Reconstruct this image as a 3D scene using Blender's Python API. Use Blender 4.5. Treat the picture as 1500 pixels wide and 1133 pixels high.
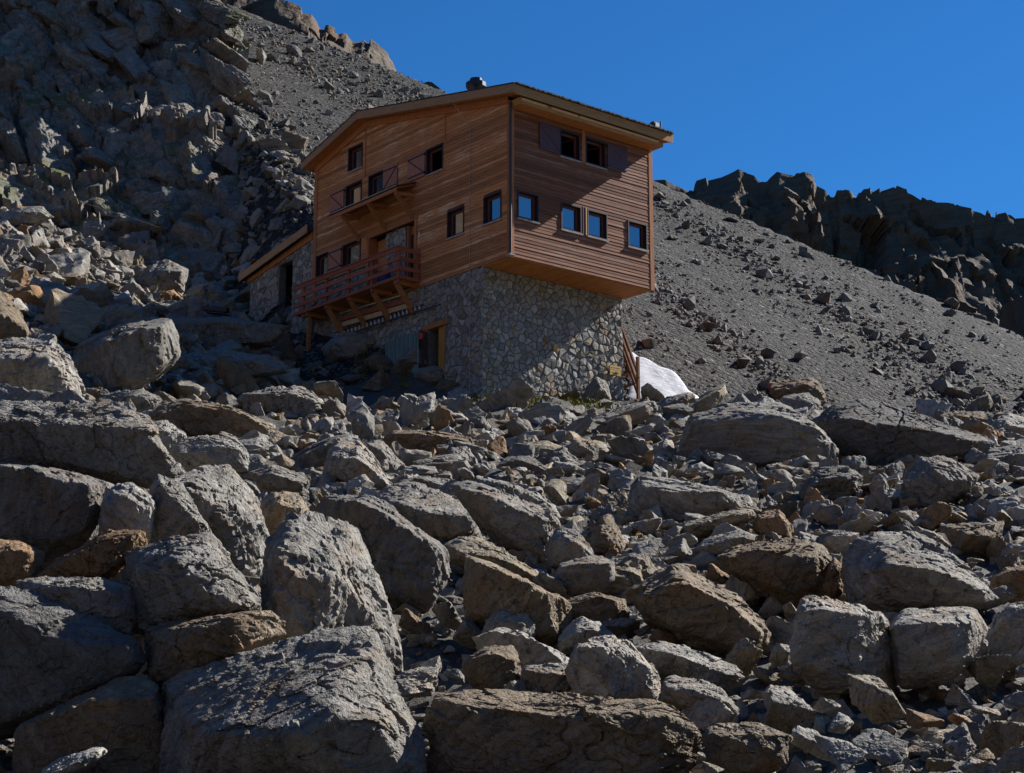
import bpy, bmesh, math, random
import numpy as np
from mathutils import Vector, Matrix

for o in list(bpy.data.objects):
    bpy.data.objects.remove(o)
S = bpy.context.scene
COL = S.collection
PI = math.pi

# ---------------------------------------------------------------- camera, sky, sun, exposure
FPX = 2507.4                       # focal length in pixels of a 1500 px wide frame
PITCH = math.radians(12.507)
cam_d = bpy.data.cameras.new('camera')
cam_d.sensor_width = 36.0
cam_d.lens = FPX / 1500 * 36
cam_d.clip_start = 0.2
cam_d.clip_end = 6000
cam = bpy.data.objects.new('camera', cam_d)
COL.objects.link(cam)
cam.location = (0, 0, 0)
cam.rotation_euler = (PI / 2 + PITCH, 0, 0)
S.camera = cam

SUN_AZ = math.radians(58.0)        # from +Y towards +X
SUN_EL = math.radians(36.0)
W = bpy.data.worlds.new('World')
S.world = W
W.use_nodes = True
wn = W.node_tree
for n in list(wn.nodes):
    wn.nodes.remove(n)
sky = wn.nodes.new('ShaderNodeTexSky')
sky.sky_type = 'NISHITA'
sky.sun_disc = False
sky.sun_elevation = SUN_EL
sky.sun_rotation = SUN_AZ
sky.altitude = 0
sky.air_density = 1.0
sky.dust_density = 0.0
sky.ozone_density = 8.0
bg = wn.nodes.new('ShaderNodeBackground')
bg.inputs['Strength'].default_value = 0.055
wo = wn.nodes.new('ShaderNodeOutputWorld')
tint = wn.nodes.new('ShaderNodeMix')          # the deep polarised blue of high mountain air, over the whole sky
tint.data_type = 'RGBA'
tint.blend_type = 'MULTIPLY'
tint.inputs['Factor'].default_value = 1.0
tint.inputs['B'].default_value = (0.27, 0.72, 1.0, 1)
wn.links.new(sky.outputs['Color'], tint.inputs['A'])
wn.links.new(tint.outputs['Result'], bg.inputs['Color'])
wn.links.new(bg.outputs['Background'], wo.inputs['Surface'])

sun_d = bpy.data.lights.new('sun', 'SUN')
sun_d.energy = 5.0
sun_d.angle = math.radians(0.53)
sun_d.color = (1.0, 0.965, 0.92)
sun = bpy.data.objects.new('sun', sun_d)
COL.objects.link(sun)
sv = Vector((math.sin(SUN_AZ) * math.cos(SUN_EL), math.cos(SUN_AZ) * math.cos(SUN_EL), math.sin(SUN_EL)))
sun.rotation_euler = (-sv).to_track_quat('-Z', 'Y').to_euler()
sun.location = (60, 20, 80)

S.render.engine = 'CYCLES'
S.cycles.max_bounces = 5
S.cycles.diffuse_bounces = 3
S.cycles.glossy_bounces = 3
S.view_settings.view_transform = 'Standard'
S.view_settings.look = 'None'
S.view_settings.gamma = 1.0
S.view_settings.use_curve_mapping = False
S.view_settings.exposure = 1.0

# ---------------------------------------------------------------- helpers
ct, st = math.cos(PITCH), math.sin(PITCH)


def P(px, py, Y):
    """world point at horizontal distance Y seen at photograph position px, py"""
    a, b = px - 750.0, 566.5 - py
    ry = -st * b + ct * FPX
    k = Y / ry
    return np.array([a * k, Y, (ct * b + st * FPX) * k])


def PX(p):
    p = np.asarray(p, float)
    d = p[..., 1] * ct + p[..., 2] * st
    return 750 + FPX * p[..., 0] / d, 566.5 - FPX * (-p[..., 1] * st + p[..., 2] * ct) / d


def prop(o, label=None, cat=None, group=None, kind=None):
    if label: o['label'] = label
    if cat: o['category'] = cat
    if group: o['group'] = group
    if kind: o['kind'] = kind
    return o


def link(name, me, parent=None, mat=None):
    o = bpy.data.objects.new(name, me)
    COL.objects.link(o)
    if parent is not None:
        o.parent = parent
    if mat is not None and me is not None and not me.materials:
        me.materials.append(mat)
    return o


def fast_mesh(name, v, f, smooth=False, sharp=None):
    """triangle or quad mesh from arrays"""
    v = np.asarray(v, np.float32)
    f = np.asarray(f, np.int32)
    me = bpy.data.meshes.new(name)
    n, k = f.shape
    me.vertices.add(len(v))
    me.vertices.foreach_set('co', v.ravel())
    me.loops.add(n * k)
    me.loops.foreach_set('vertex_index', f.ravel())
    me.polygons.add(n)
    me.polygons.foreach_set('loop_start', np.arange(0, n * k, k, dtype=np.int32))
    me.polygons.foreach_set('use_smooth', np.full(n, smooth, dtype=bool))
    me.update(calc_edges=True)
    me.validate()
    if smooth and sharp:
        me.set_sharp_from_angle(angle=math.radians(sharp))
    return me


def h3(ix, iy, iz, s):
    M = np.uint32
    h = (ix.astype(np.int64) * 374761393 + iy.astype(np.int64) * 668265263 + iz.astype(np.int64) * 2147483647 + s * 974711) & 0xffffffff
    h = h.astype(np.uint64)
    h = ((h ^ (h >> np.uint64(13))) * np.uint64(1274126177)) & np.uint64(0xffffffff)
    h = ((h ^ (h >> np.uint64(16))) * np.uint64(2246822519)) & np.uint64(0xffffffff)
    h = h ^ (h >> np.uint64(15))
    return (h & np.uint64(0xffffff)).astype(np.float64) / 16777215.0


def vnoise(p, s=0):
    i = np.floor(p).astype(np.int64)
    t = p - i
    t = t * t * t * (t * (t * 6 - 15) + 10)
    out = 0
    for dx in (0, 1):
        for dy in (0, 1):
            for dz in (0, 1):
                w = (t[:, 0] if dx else 1 - t[:, 0]) * (t[:, 1] if dy else 1 - t[:, 1]) * (t[:, 2] if dz else 1 - t[:, 2])
                out = out + w * h3(i[:, 0] + dx, i[:, 1] + dy, i[:, 2] + dz, s)
    return out * 2 - 1


def fbm(p, s=0, o=4, g=0.5, ridged=False):
    a, r, tot = 1.0, 0, 0
    for k in range(o):
        n = vnoise(p * (2.03 ** k) + 17.3 * k, s + k)
        if ridged:
            n = 1 - 2 * np.abs(n)
        r = r + a * n
        tot += a
        a *= g
    return r / tot


def facets(p, s=0, k=None):
    """broken-rock relief: every Voronoi cell is a tilted plane at its own height (k: softness of the steps)"""
    i = np.floor(p).astype(np.int64)
    best = np.full(len(p), 1e9)
    val = np.zeros(len(p))
    ws = np.zeros(len(p))
    for dx in (-1, 0, 1):
        for dy in (-1, 0, 1):
            for dz in (-1, 0, 1):
                c = i + np.array([dx, dy, dz])
                x, y, z = c[:, 0], c[:, 1], c[:, 2]
                h = h3(x, y, z, s)
                fr = [np.modf(h * m)[0] for m in (1.0, 97.13, 571.7, 1733.1, 3391.7, 5477.3, 7919.9)]
                q = c + np.stack(fr[:3], 1)
                d = p - q
                dd = (d * d).sum(1)
                g = np.stack(fr[3:6], 1) * 2 - 1
                v = (fr[6] * 2 - 1) * 0.6 + (d * g).sum(1) * 1.1
                if k is None:
                    m = dd < best
                    best = np.where(m, dd, best)
                    val = np.where(m, v, val)
                else:
                    w = np.exp(-k * dd)
                    ws += w
                    val += w * v
    return val if k is None else val / np.maximum(ws, 1e-12)


def sstep(a, b, x):
    t = np.clip((x - a) / (b - a), 0, 1)
    return t * t * (3 - 2 * t)


# ---------------------------------------------------------------- materials
class NT:
    def __init__(s, name, rough=0.9, spec=0.2):
        s.m = bpy.data.materials.new(name)
        s.m.use_nodes = True
        s.t = s.m.node_tree
        s.b = s.t.nodes['Principled BSDF']
        s.b.inputs['Roughness'].default_value = rough
        s.b.inputs['Specular IOR Level'].default_value = spec

    def n(s, typ, **k):
        n = s.t.nodes.new(typ)
        for a, v in k.items():
            setattr(n, a, v)
        return n

    def l(s, a, b):
        s.t.links.new(a, b)

    def noise(s, vec, scale, detail=5, rough=0.55, dist=0.0):
        n = s.n('ShaderNodeTexNoise')
        n.inputs['Scale'].default_value = scale
        n.inputs['Detail'].default_value = detail
        n.inputs['Roughness'].default_value = rough
        n.inputs['Distortion'].default_value = dist
        if vec is not None:
            s.l(vec, n.inputs['Vector'])
        return n.outputs['Fac']

    def ramp(s, fac, stops):
        r = s.n('ShaderNodeValToRGB')
        e = r.color_ramp.elements
        while len(e) < len(stops):
            e.new(0.5)
        for q, (p, c) in zip(e, stops):
            q.position = p
            q.color = (*c, 1) if len(c) == 3 else c
        s.l(fac, r.inputs['Fac'])
        return r.outputs['Color']

    def mix(s, fac, a, b, mode='MIX'):
        m = s.n('ShaderNodeMix', data_type='RGBA', blend_type=mode)
        for sock, v in ((m.inputs['Factor'], fac), (m.inputs['A'], a), (m.inputs['B'], b)):
            if isinstance(v, (int, float)):
                sock.default_value = v
            elif isinstance(v, tuple):
                sock.default_value = (*v, 1)
            else:
                s.l(v, sock)
        return m.outputs['Result']

    def mapping(s, vec, scale=(1, 1, 1), rot=(0, 0, 0)):
        m = s.n('ShaderNodeMapping')
        m.inputs['Scale'].default_value = scale
        m.inputs['Rotation'].default_value = rot
        s.l(vec, m.inputs['Vector'])
        return m.outputs['Vector']

    def math(s, op, a, b=0.0):
        m = s.n('ShaderNodeMath', operation=op)
        for sock, v in ((m.inputs[0], a), (m.inputs[1], b)):
            if isinstance(v, (int, float)):
                sock.default_value = v
            else:
                s.l(v, sock)
        return m.outputs[0]

    def bump(s, h, strength, dist, prev=None):
        b = s.n('ShaderNodeBump')
        b.inputs['Strength'].default_value = strength
        b.inputs['Distance'].default_value = dist
        s.l(h, b.inputs['Height'])
        if prev is not None:
            s.l(prev, b.inputs['Normal'])
        return b.outputs['Normal']


def grey(a):
    return (a * 1.02, a * 0.95, a * 0.815)


def rock_material(name, lo, hi, rust=0.55, sc=1.0, bumpd=0.10, tinted=True, moss=0.0, attr=False, inst=False, lite=False):
    t = NT(name, 0.88, 0.25)
    geo = t.n('ShaderNodeNewGeometry')
    oi = t.n('ShaderNodeObjectInfo')
    off = t.n('ShaderNodeVectorMath', operation='MULTIPLY_ADD')
    t.l(geo.outputs['Position'], off.inputs[0])
    off.inputs[1].default_value = (sc, sc, sc)
    cmb = t.n('ShaderNodeCombineXYZ')
    r = t.math('MULTIPLY', oi.outputs['Random'], 90.0)
    for i in range(3):
        t.l(r, cmb.inputs[i])
    t.l(cmb.outputs[0], off.inputs[2])
    v = off.outputs[0]
    big = t.noise(v, 0.9, 4, 0.6)
    mid = t.noise(v, 4.5, 5, 0.66)
    # foliation bands of the gneiss
    vr = t.n('ShaderNodeVectorRotate', rotation_type='AXIS_ANGLE')
    vr.inputs['Axis'].default_value = (0.5, 0.8, 0.33)
    t.l(v, vr.inputs['Vector'])
    t.l(t.math('MULTIPLY', oi.outputs['Random'], 2.6), vr.inputs['Angle'])
    fol = t.noise(t.mapping(vr.outputs[0], (1.0, 1.4, 9.0), (0.45, -0.35, 0.2)), 1.1, 4, 0.6, 0.9)
    spk = t.noise(v, 26.0, 2, 0.7)
    c = t.ramp(mid, [(0.28, grey(lo)), (0.5, grey((lo + hi) / 2)), (0.72, grey(hi))])
    c = t.mix(t.ramp(fol, [(0.35, (0, 0, 0)), (0.7, (1, 1, 1))]), c, grey(hi * 1.12), 'MIX') if False else t.mix(0.55, c, t.ramp(fol, [(0.3, grey(lo * 0.8)), (0.5, grey((lo + hi) / 2)), (0.7, grey(hi * 1.15))]))
    rm = t.ramp(big, [(0.44, (0, 0, 0)), (0.62, (1, 1, 1))])
    rm2 = t.ramp(t.noise(v, 2.3, 4, 0.7, 0.6), [(0.42, (0, 0, 0)), (0.62, (1, 1, 1))])
    rf = t.math('MULTIPLY', t.math('MULTIPLY', rm, rm2), rust)
    c = t.mix(rf, c, (0.27 * hi / 0.3, 0.165 * hi / 0.3, 0.085 * hi / 0.3))
    # pale and dark lichen specks
    c = t.mix(t.ramp(spk, [(0.62, (0, 0, 0)), (0.72, (0.55, 0.55, 0.55))]), c, grey(hi * 1.35))
    c = t.mix(t.ramp(spk, [(0.27, (0.75, 0.75, 0.75)), (0.38, (0, 0, 0))]), c, grey(lo * 0.5))
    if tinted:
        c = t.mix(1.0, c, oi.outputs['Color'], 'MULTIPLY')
    if attr:
        a = t.n('ShaderNodeVertexColor', layer_name='tint')
        c = t.mix(1.0, c, a.outputs['Color'], 'MULTIPLY')
    if inst:
        a = t.n('ShaderNodeAttribute', attribute_type='INSTANCER', attribute_name='tint')
        c = t.mix(1.0, c, a.outputs['Color'], 'MULTIPLY')
    if moss > 0:
        sx = t.n('ShaderNodeSeparateXYZ')
        t.l(geo.outputs['Normal'], sx.inputs[0])
        up = t.ramp(sx.outputs['Z'], [(0.3, (0, 0, 0)), (0.6, (1, 1, 1))])
        mn = t.ramp(t.noise(geo.outputs['Position'], 0.17, 5, 0.65), [(0.49, (0, 0, 0)), (0.58, (1, 1, 1))])
        c = t.mix(t.math('MULTIPLY', t.math('MULTIPLY', up, mn), moss), c, (0.12, 0.125, 0.035))
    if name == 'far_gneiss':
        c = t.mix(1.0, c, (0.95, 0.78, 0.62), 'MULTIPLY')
    t.l(c, t.b.inputs['Base Color'])
    nb = t.bump(fol, 0.35, bumpd * 0.6)
    nb = t.bump(t.noise(v, 5.0, 5, 0.68), 0.8, bumpd, nb)
    if not lite:
        vo = t.n('ShaderNodeTexVoronoi', feature='DISTANCE_TO_EDGE')
        vo.inputs['Scale'].default_value = 3.1
        wv = t.n('ShaderNodeVectorMath', operation='MULTIPLY_ADD')
        nz_ = t.n('ShaderNodeTexNoise')
        nz_.inputs['Scale'].default_value = 2.0
        nz_.inputs['Detail'].default_value = 4
        t.l(v, nz_.inputs['Vector'])
        t.l(nz_.outputs['Color'], wv.inputs[0]); wv.inputs[1].default_value = (0.5, 0.5, 0.5); t.l(v, wv.inputs[2])
        t.l(wv.outputs[0], vo.inputs['Vector'])
        crk = t.ramp(vo.outputs['Distance'], [(0.0, (0, 0, 0)), (0.035, (1, 1, 1))])
        nb = t.bump(crk, 0.5, bumpd * 0.5, nb)
        nb = t.bump(t.noise(v, 22.0, 3, 0.75), 0.9, bumpd * 0.28, nb)
    t.l(nb, t.b.inputs['Normal'])
    return t.m


M_ROCK = rock_material('gneiss', 0.08, 0.30, 0.5)
M_RUB = rock_material('gneiss_rubble', 0.08, 0.30, 0.4, 1.0, 0.06, tinted=False, inst=True, lite=True)
M_CLIFF = rock_material('cliff_gneiss', 0.12, 0.37, 0.8, 0.45, 0.4, tinted=False, moss=0.95)
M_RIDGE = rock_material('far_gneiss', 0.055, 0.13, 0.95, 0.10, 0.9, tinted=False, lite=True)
M_SOIL = rock_material('broken_ground', 0.045, 0.13, 0.3, 1.2, 0.10, tinted=False)


def scree_material():
    t = NT('scree_gravel', 0.9, 0.2)
    geo = t.n('ShaderNodeNewGeometry')
    p = geo.outputs['Position']
    cols, hs = [], []
    for sc in (3.2, 8.5):
        vo = t.n('ShaderNodeTexVoronoi')
        vo.inputs['Scale'].default_value = sc
        vo.inputs['Randomness'].default_value = 1.0
        t.l(p, vo.inputs['Vector'])
        sp = t.n('ShaderNodeSeparateColor')
        t.l(vo.outputs['Color'], sp.inputs[0])
        cols.append(sp.outputs[0]); hs.append(t.math('SUBTRACT', t.math('MULTIPLY', sp.outputs[1], 0.6), vo.outputs['Distance']))
    c = t.ramp(cols[1], [(0.0, (0.014,) * 3), (0.55, (0.033, 0.030, 0.026)), (0.9, (0.062, 0.056, 0.047)), (1.0, (0.2, 0.195, 0.185))])
    c2 = t.ramp(cols[0], [(0.0, (0.012,) * 3), (0.65, (0.031, 0.028, 0.024)), (0.92, (0.062, 0.056, 0.047)), (1.0, (0.2, 0.195, 0.185))])
    c = t.mix(t.ramp(t.noise(p, 0.7, 5, 0.7), [(0.42, (0, 0, 0)), (0.58, (1, 1, 1))]), c, c2)
    g = t.ramp(t.noise(p, 0.22, 6, 0.7), [(0.58, (0, 0, 0)), (0.72, (0.55, 0.55, 0.55))])
    c = t.mix(g, c, (0.045, 0.043, 0.022))
    t.l(c, t.b.inputs['Base Color'])
    nb = t.bump(hs[0], 1.0, 0.16)
    nb = t.bump(hs[1], 1.0, 0.07, nb)
    t.l(nb, t.b.inputs['Normal'])
    return t.m


M_SCREE = scree_material()
M_SSTONE = rock_material('scree_stone', 0.05, 0.20, 0.2, 1.0, 0.06, tinted=False, attr=True, lite=True)


def plain(name, col, rough=0.7, spec=0.3, var=0.25, scale=6.0, metal=0.0, stretch=None, bump=0.0):
    t = NT(name, rough, spec)
    tc = t.n('ShaderNodeTexCoord')
    v = tc.outputs['Object']
    if stretch:
        v = t.mapping(v, stretch)
    f = t.noise(v, scale, 6, 0.65)
    lo = tuple(x * (1 - var) for x in col)
    hi = tuple(min(1, x * (1 + var)) for x in col)
    c = t.ramp(f, [(0.3, lo), (0.7, hi)])
    t.l(c, t.b.inputs['Base Color'])
    t.b.inputs['Metallic'].default_value = metal
    if bump:
        t.l(t.bump(f, 0.6, bump), t.b.inputs['Normal'])
    return t.m


def wood(name, col, grey_amt=0.4, pale=(0.42, 0.33, 0.24), dark=0.45, axis=0, rnd=0.35):
    """weathered boards: grain along the board, bleached streaks, each board its own shade"""
    t = NT(name, 0.75, 0.22)
    tc = t.n('ShaderNodeTexCoord')
    oi = t.n('ShaderNodeObjectInfo')
    add = t.n('ShaderNodeVectorMath', operation='ADD')
    cmb = t.n('ShaderNodeCombineXYZ')
    r = t.math('MULTIPLY', oi.outputs['Random'], 60.0)
    for i in range(3):
        t.l(r, cmb.inputs[i])
    t.l(tc.outputs['Object'], add.inputs[0])
    t.l(cmb.outputs[0], add.inputs[1])
    sc = [14.0, 14.0, 14.0]
    sc[axis] = 0.9
    g = t.noise(t.mapping(add.outputs[0], tuple(sc)), 1.6, 7, 0.7, 0.3)
    c = t.ramp(g, [(0.25, tuple(x * dark for x in col)), (0.5, col), (0.75, tuple(min(1, x * 1.3) for x in col))])
    patch = t.noise(tc.outputs['Object'], 0.55, 4, 0.6)
    pm = t.ramp(patch, [(0.44, (0, 0, 0)), (0.60, (1, 1, 1))])
    st_ = t.ramp(g, [(0.42, (0, 0, 0)), (0.62, (1, 1, 1))])
    rr = t.ramp(oi.outputs['Random'], [(0.45, (0.15, 0.15, 0.15)), (1.0, (1, 1, 1))])
    fac = t.math('MULTIPLY', t.math('MULTIPLY', pm, st_), grey_amt)
    fac = t.math('MULTIPLY', fac, rr)
    c = t.mix(fac, c, pale)
    shade = t.ramp(oi.outputs['Random'], [(0.0, (1 - rnd,) * 3), (0.5, (1, 1, 1)), (1.0, (1 + rnd * 0.6,) * 3)])
    c = t.mix(1.0, c, shade, 'MULTIPLY')
    t.l(c, t.b.inputs['Base Color'])
    t.l(t.bump(g, 0.5, 0.012), t.b.inputs['Normal'])
    return t.m

# ---------------------------------------------------------------- terrain
SA, SB, SC_ = -0.30, 0.58, -24.8      # scree plane z = SC + SA x + SB y


def ground(x, y, detail=True):
    x = np.asarray(x, float); y = np.asarray(y, float)
    zb = np.maximum(-1.7, (0.27 - 0.0012 * np.maximum(0, x)) * (y - 14))
    zs = SC_ + SA * x + SB * y
    n = fbm(np.stack([x * 0.045, y * 0.045, x * 0], 1), 5, 3)
    zs = zs + n * 0.9
    d = ((x - 32.8) * 45.7 + (y - 106.3) * 60.3) / 75.66 + 1.2 * n + 0.05 * np.maximum(0, -x)
    zs = zs - np.maximum(0, d) * 1.1
    zl = 21.3 + 0.35 * (y - 82) - 0.3686 * (x + 12.9)
    m = sstep(-3, 3, x + 12 + (y - 85) * 0.45)
    zh = zl * (1 - m) + zs * m
    z = np.maximum(zb, zh)
    if detail:
        q = np.stack([x, y, z], 1)
        near = sstep(75, 60, y)
        am = np.clip(y / 42, 0.25, 1.2)
        z = z - 0.35 * sstep(34, 16, y) + near * am * (0.26 * facets(q * 0.6, 31, 12) + 0.16 * facets(q * 1.5, 41) + 0.12 * facets(q * 3.4, 47)) + (1 - near) * 0.16 * fbm(q * 0.6, 9, 4)
    return z


def fan_grid(px0, px1, nc, ys):
    a = np.linspace(px0, px1, nc)
    X = (a[None, :] - 750) / 2568.0 * ys[:, None]
    Y = np.repeat(ys[:, None], nc, 1)
    i = np.arange(len(ys) - 1)[:, None] * nc + np.arange(nc - 1)[None, :]
    f = np.stack([i, i + 1, i + 1 + nc, i + nc], -1).reshape(-1, 4)
    return X.ravel(), Y.ravel(), f


ys = np.concatenate([np.linspace(-8, 11, 6), np.geomspace(12, 70, 190), np.linspace(70.8, 175, 120)])
gx = np.linspace(-900, 2400, 250)
X = (gx[None, :] - 750) / 2568.0 * np.maximum(ys, 12)[:, None]
Yg = np.repeat(ys[:, None], 250, 1)
ii = np.arange(len(ys) - 1)[:, None] * 250 + np.arange(249)[None, :]
gf = np.stack([ii, ii + 1, ii + 251, ii + 250], -1).reshape(-1, 4)
X, Yg = X.ravel(), Yg.ravel()
g_me = fast_mesh('ground', np.stack([X, Yg, ground(X, Yg)], 1), gf, True, 40)
cen = np.array([Yg[f].mean() for f in gf])
g_me.materials.append(M_SOIL)
g_me.materials.append(M_SCREE)
g_me.polygons.foreach_set('material_index', (cen > 71).astype(np.int32))
prop(link('ground', g_me), 'rocky hillside ground rising to the hut and the grey scree slope', 'ground', kind='structure')

bm = bmesh.new()
bmesh.ops.create_grid(bm, x_segments=40, y_segments=40, size=4000)
me = bpy.data.meshes.new('valley_floor'); bm.to_mesh(me); bm.free()
o = link('valley_floor', me, None, M_SOIL); o.location = (0, 0, -6)
prop(o, 'wide valley floor reaching to the horizon', 'ground', kind='structure')


# ---- cliff on the left
def interp(pts, t):
    p = np.array(pts, float)
    return np.interp(t, p[:, 0], p[:, 1])


nr, nc, nb_ = 270, 310, 20
rows = np.linspace(-170, 540, nr)
edge = interp([(-170, 285), (0, 332), (60, 366), (120, 360), (160, 386), (220, 432), (300, 470), (540, 490)], rows)
V = []
for ri, row in enumerate(rows):
    pxs = np.linspace(-420, edge[ri], nc)
    dep = interp([(-170, 118), (0, 111), (130, 107), (260, 99), (340, 94), (440, 91), (560, 88)], [row])[0]
    dep = dep - 6.0 * sstep(150, -300, pxs) + 3.0 * sstep(300, 460, pxs) * sstep(80, 200, row)
    pts = np.array([P(a, row, dd) for a, dd in zip(pxs, dep)])
    bk = pts[-1]
    back = np.array([bk * (1 + 0.018 * k) - np.array([0.10 * k, 0, 0.5 * k + 0.012 * k * bk[2]]) for k in range(1, nb_ + 1)])
    V.append(np.concatenate([pts, back]))
V = np.array(V)
nct = nc + nb_
v = V.reshape(-1, 3)
w = np.tile(np.concatenate([np.ones(nc), np.linspace(1, 0.3, nb_)]), nr)
wp = v + 1.2 * np.stack([fbm(v * 0.2, 71, 3), fbm(v * 0.2, 72, 3), fbm(v * 0.2, 73, 3)], 1)
wq = wp * np.array([1.0, 0.9, 0.8])
ca, sa_ = math.cos(0.75), math.sin(0.75)
wr = np.stack([wq[:, 0] * ca + wq[:, 2] * sa_, wq[:, 1], -wq[:, 0] * sa_ + wq[:, 2] * ca], 1)
# inclined slabs that step down to the right, broken into blocks
def saw(t):
    fr = t - np.floor(t)
    return np.where(fr < 0.86, 1 - fr / 0.86, (fr - 0.86) / 0.14)


along = wp[:, 0] * 0.79 + wp[:, 2] * 0.61
disp = 0.9 * saw(along / 6.5 + 0.6 * fbm(v * 0.09, 91, 3)) + 1.6 * facets(wr * 0.10, 201) + 1.0 * facets(wr * 0.27, 211) + 0.5 * facets(wr * 0.7, 221) + 0.2 * facets(wr * 1.6, 231)
v = v + disp[:, None] * w[:, None] * np.array([0.12, -0.78, 0.55])[None, :]
ii = np.arange(nr - 1)[:, None] * nct + np.arange(nct - 1)[None, :]
cf = np.stack([ii, ii + nct, ii + nct + 1, ii + 1], -1).reshape(-1, 4)
c_me = fast_mesh('cliff', v, cf, True, 32)
cliff = prop(link('cliff', c_me, None, M_CLIFF), 'dark broken rock cliff rising at the left behind the hut', 'cliff', kind='structure')


# ---- far ridges: a crest line with a front slope and a back slope
def ridge(name, label, sky_pts, Yc, drop, run, seed, n=420, amp=6.0, jag=3.0):
    sp = np.array(sky_pts, float)
    a = np.linspace(sp[0, 0], sp[-1, 0], n)
    r = np.interp(a, sp[:, 0], sp[:, 1])
    top = np.array([P(x, y, Yc) for x, y in zip(a, r)])
    rowsN = 90
    tt = np.concatenate([-np.linspace(1, 0.05, 10), [0], np.linspace(0.012, 1, rowsN) ** 1.25])
    G = []
    for t in tt:
        q = top.copy()
        if t < 0:
            q[:, 1] += -t * run; q[:, 2] -= -t * drop
        else:
            q[:, 1] -= t * run; q[:, 2] -= t * drop
        G.append(q)
    G = np.array(G)
    v = G.reshape(-1, 3)
    k = Yc / 100.0
    wp = v / k + 0.8 * np.stack([fbm(v / k * 0.15, seed, 3), fbm(v / k * 0.15, seed + 1, 3), fbm(v / k * 0.15, seed + 2, 3)], 1)
    wp = wp * np.array([1, 0.7, 0.42])
    d = amp * (facets(wp * 0.13, seed + 10, 14) + 0.45 * facets(wp * 0.36, seed + 20) + 0.22 * facets(wp * 0.9, seed + 30) + 0.25 * fbm(v / k * 0.8, seed + 40, 4))
    fade = np.repeat(np.clip(np.abs(tt) * 9, 0.0, 1), n)
    crest = np.repeat((tt == 0).astype(float), n)
    v = v + (d * fade)[:, None] * np.array([0.25, -0.9, 0.2])
    v[:, 2] += (np.repeat(np.exp(-np.abs(tt) * 30), n)) * jag * k * 0.1 * (facets(np.stack([v[:, 0] / k * 1.3, v[:, 0] * 0, v[:, 0] * 0], 1), seed + 50))
    ii = np.arange(len(tt) - 1)[:, None] * n + np.arange(n - 1)[None, :]
    f = np.stack([ii, ii + 1, ii + n + 1, ii + n], -1).reshape(-1, 4)
    me = fast_mesh(name, v, f, True, 30)
    return prop(link(name, me, None, M_RIDGE), label, 'mountain ridge', kind='structure')


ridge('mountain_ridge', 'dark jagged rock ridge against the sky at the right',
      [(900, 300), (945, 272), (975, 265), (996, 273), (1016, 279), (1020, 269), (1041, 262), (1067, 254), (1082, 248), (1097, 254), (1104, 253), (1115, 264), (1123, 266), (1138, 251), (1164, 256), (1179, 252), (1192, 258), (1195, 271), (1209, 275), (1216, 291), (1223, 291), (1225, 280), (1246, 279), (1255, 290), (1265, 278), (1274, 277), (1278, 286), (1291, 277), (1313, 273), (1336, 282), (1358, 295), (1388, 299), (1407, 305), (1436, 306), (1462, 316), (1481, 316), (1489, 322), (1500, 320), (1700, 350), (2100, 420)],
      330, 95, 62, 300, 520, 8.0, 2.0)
ridge('mountain_ridge', 'dark rock buttress on the skyline above the scree at upper left',
      [(150, -60), (300, -22), (371, -3), (409, -1), (429, 8), (442, 15), (457, 20), (464, 28), (468, 37), (482, 38), (495, 48), (507, 49), (516, 59), (530, 57), (548, 63), (563, 76), (576, 89), (583, 104), (594, 114), (611, 122), (621, 124), (632, 122), (647, 134), (700, 175)],
      185, 48, 27, 400, 260, 3.5, 2.0)
ridge('mountain_ridge', 'small dark knoll beside the scree at the right edge',
      [(1400, 560), (1440, 492), (1468, 455), (1482, 438), (1500, 432), (1560, 415), (1700, 420), (1800, 520)],
      135, 34, 16, 500, 90, 1.5, 2.0)


# ---- unseen mountainsides: one added behind the camera to block low sky, one at left
def unseen_side(az0, az1, dist, rise, seed, label, mat):
    n, m = 90, 14
    az = np.radians(np.linspace(az0, az1, n))
    t = np.linspace(0, 1, m)
    prof = rise * (0.85 + 0.28 * fbm(np.stack([az * 9, az * 0, az * 0], 1), seed, 4))
    prof = prof * sstep(0, 0.12, np.linspace(0, 1, n)) * sstep(1, 0.88, np.linspace(0, 1, n)) - 8
    r = dist * (0.45 + 0.75 * t[:, None]) + 0 * az[None]
    up = np.where(t < 0.75, (t / 0.75) ** 1.3, 1 - (t - 0.75) * 1.6)[:, None] * (prof + 8)[None] - 8
    v = np.stack([np.sin(az)[None] * r, np.cos(az)[None] * r, up], -1).reshape(-1, 3)
    v = v + (9 * facets(v * 0.02, seed + 3, 20) + 4 * facets(v * 0.06, seed + 9, 20))[:, None] * np.array([0.2, 0.2, 0.5])
    ii = np.arange(m - 1)[:, None] * n + np.arange(n - 1)[None, :]
    f = np.stack([ii, ii + n, ii + n + 1, ii + 1], -1).reshape(-1, 4)
    me = fast_mesh('unseen_mountain_side', v, f, True, 30)
    prop(link('unseen_mountain_side', me, None, mat), label, 'mountain', kind='structure')


unseen_side(95, 215, 300, 150, 700, 'unseen rocky mountainside added behind the viewer to block low sky light', M_RIDGE)
unseen_side(205, 310, 420, 205, 710, 'rocky mountainside beyond the cliff to the left', M_RIDGE)


# ---------------------------------------------------------------- rocks
_ico = {}


def ico(sub):
    if sub not in _ico:
        bm = bmesh.new()
        bmesh.ops.create_icosphere(bm, subdivisions=sub, radius=1.0)
        bm.verts.ensure_lookup_table()
        v = np.array([q.co[:] for q in bm.verts])
        f = np.array([[q.index for q in t.verts] for t in bm.faces], np.int32)
        bm.free()
        _ico[sub] = (v / np.linalg.norm(v, axis=1)[:, None], f)
    return _ico[sub]


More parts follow.
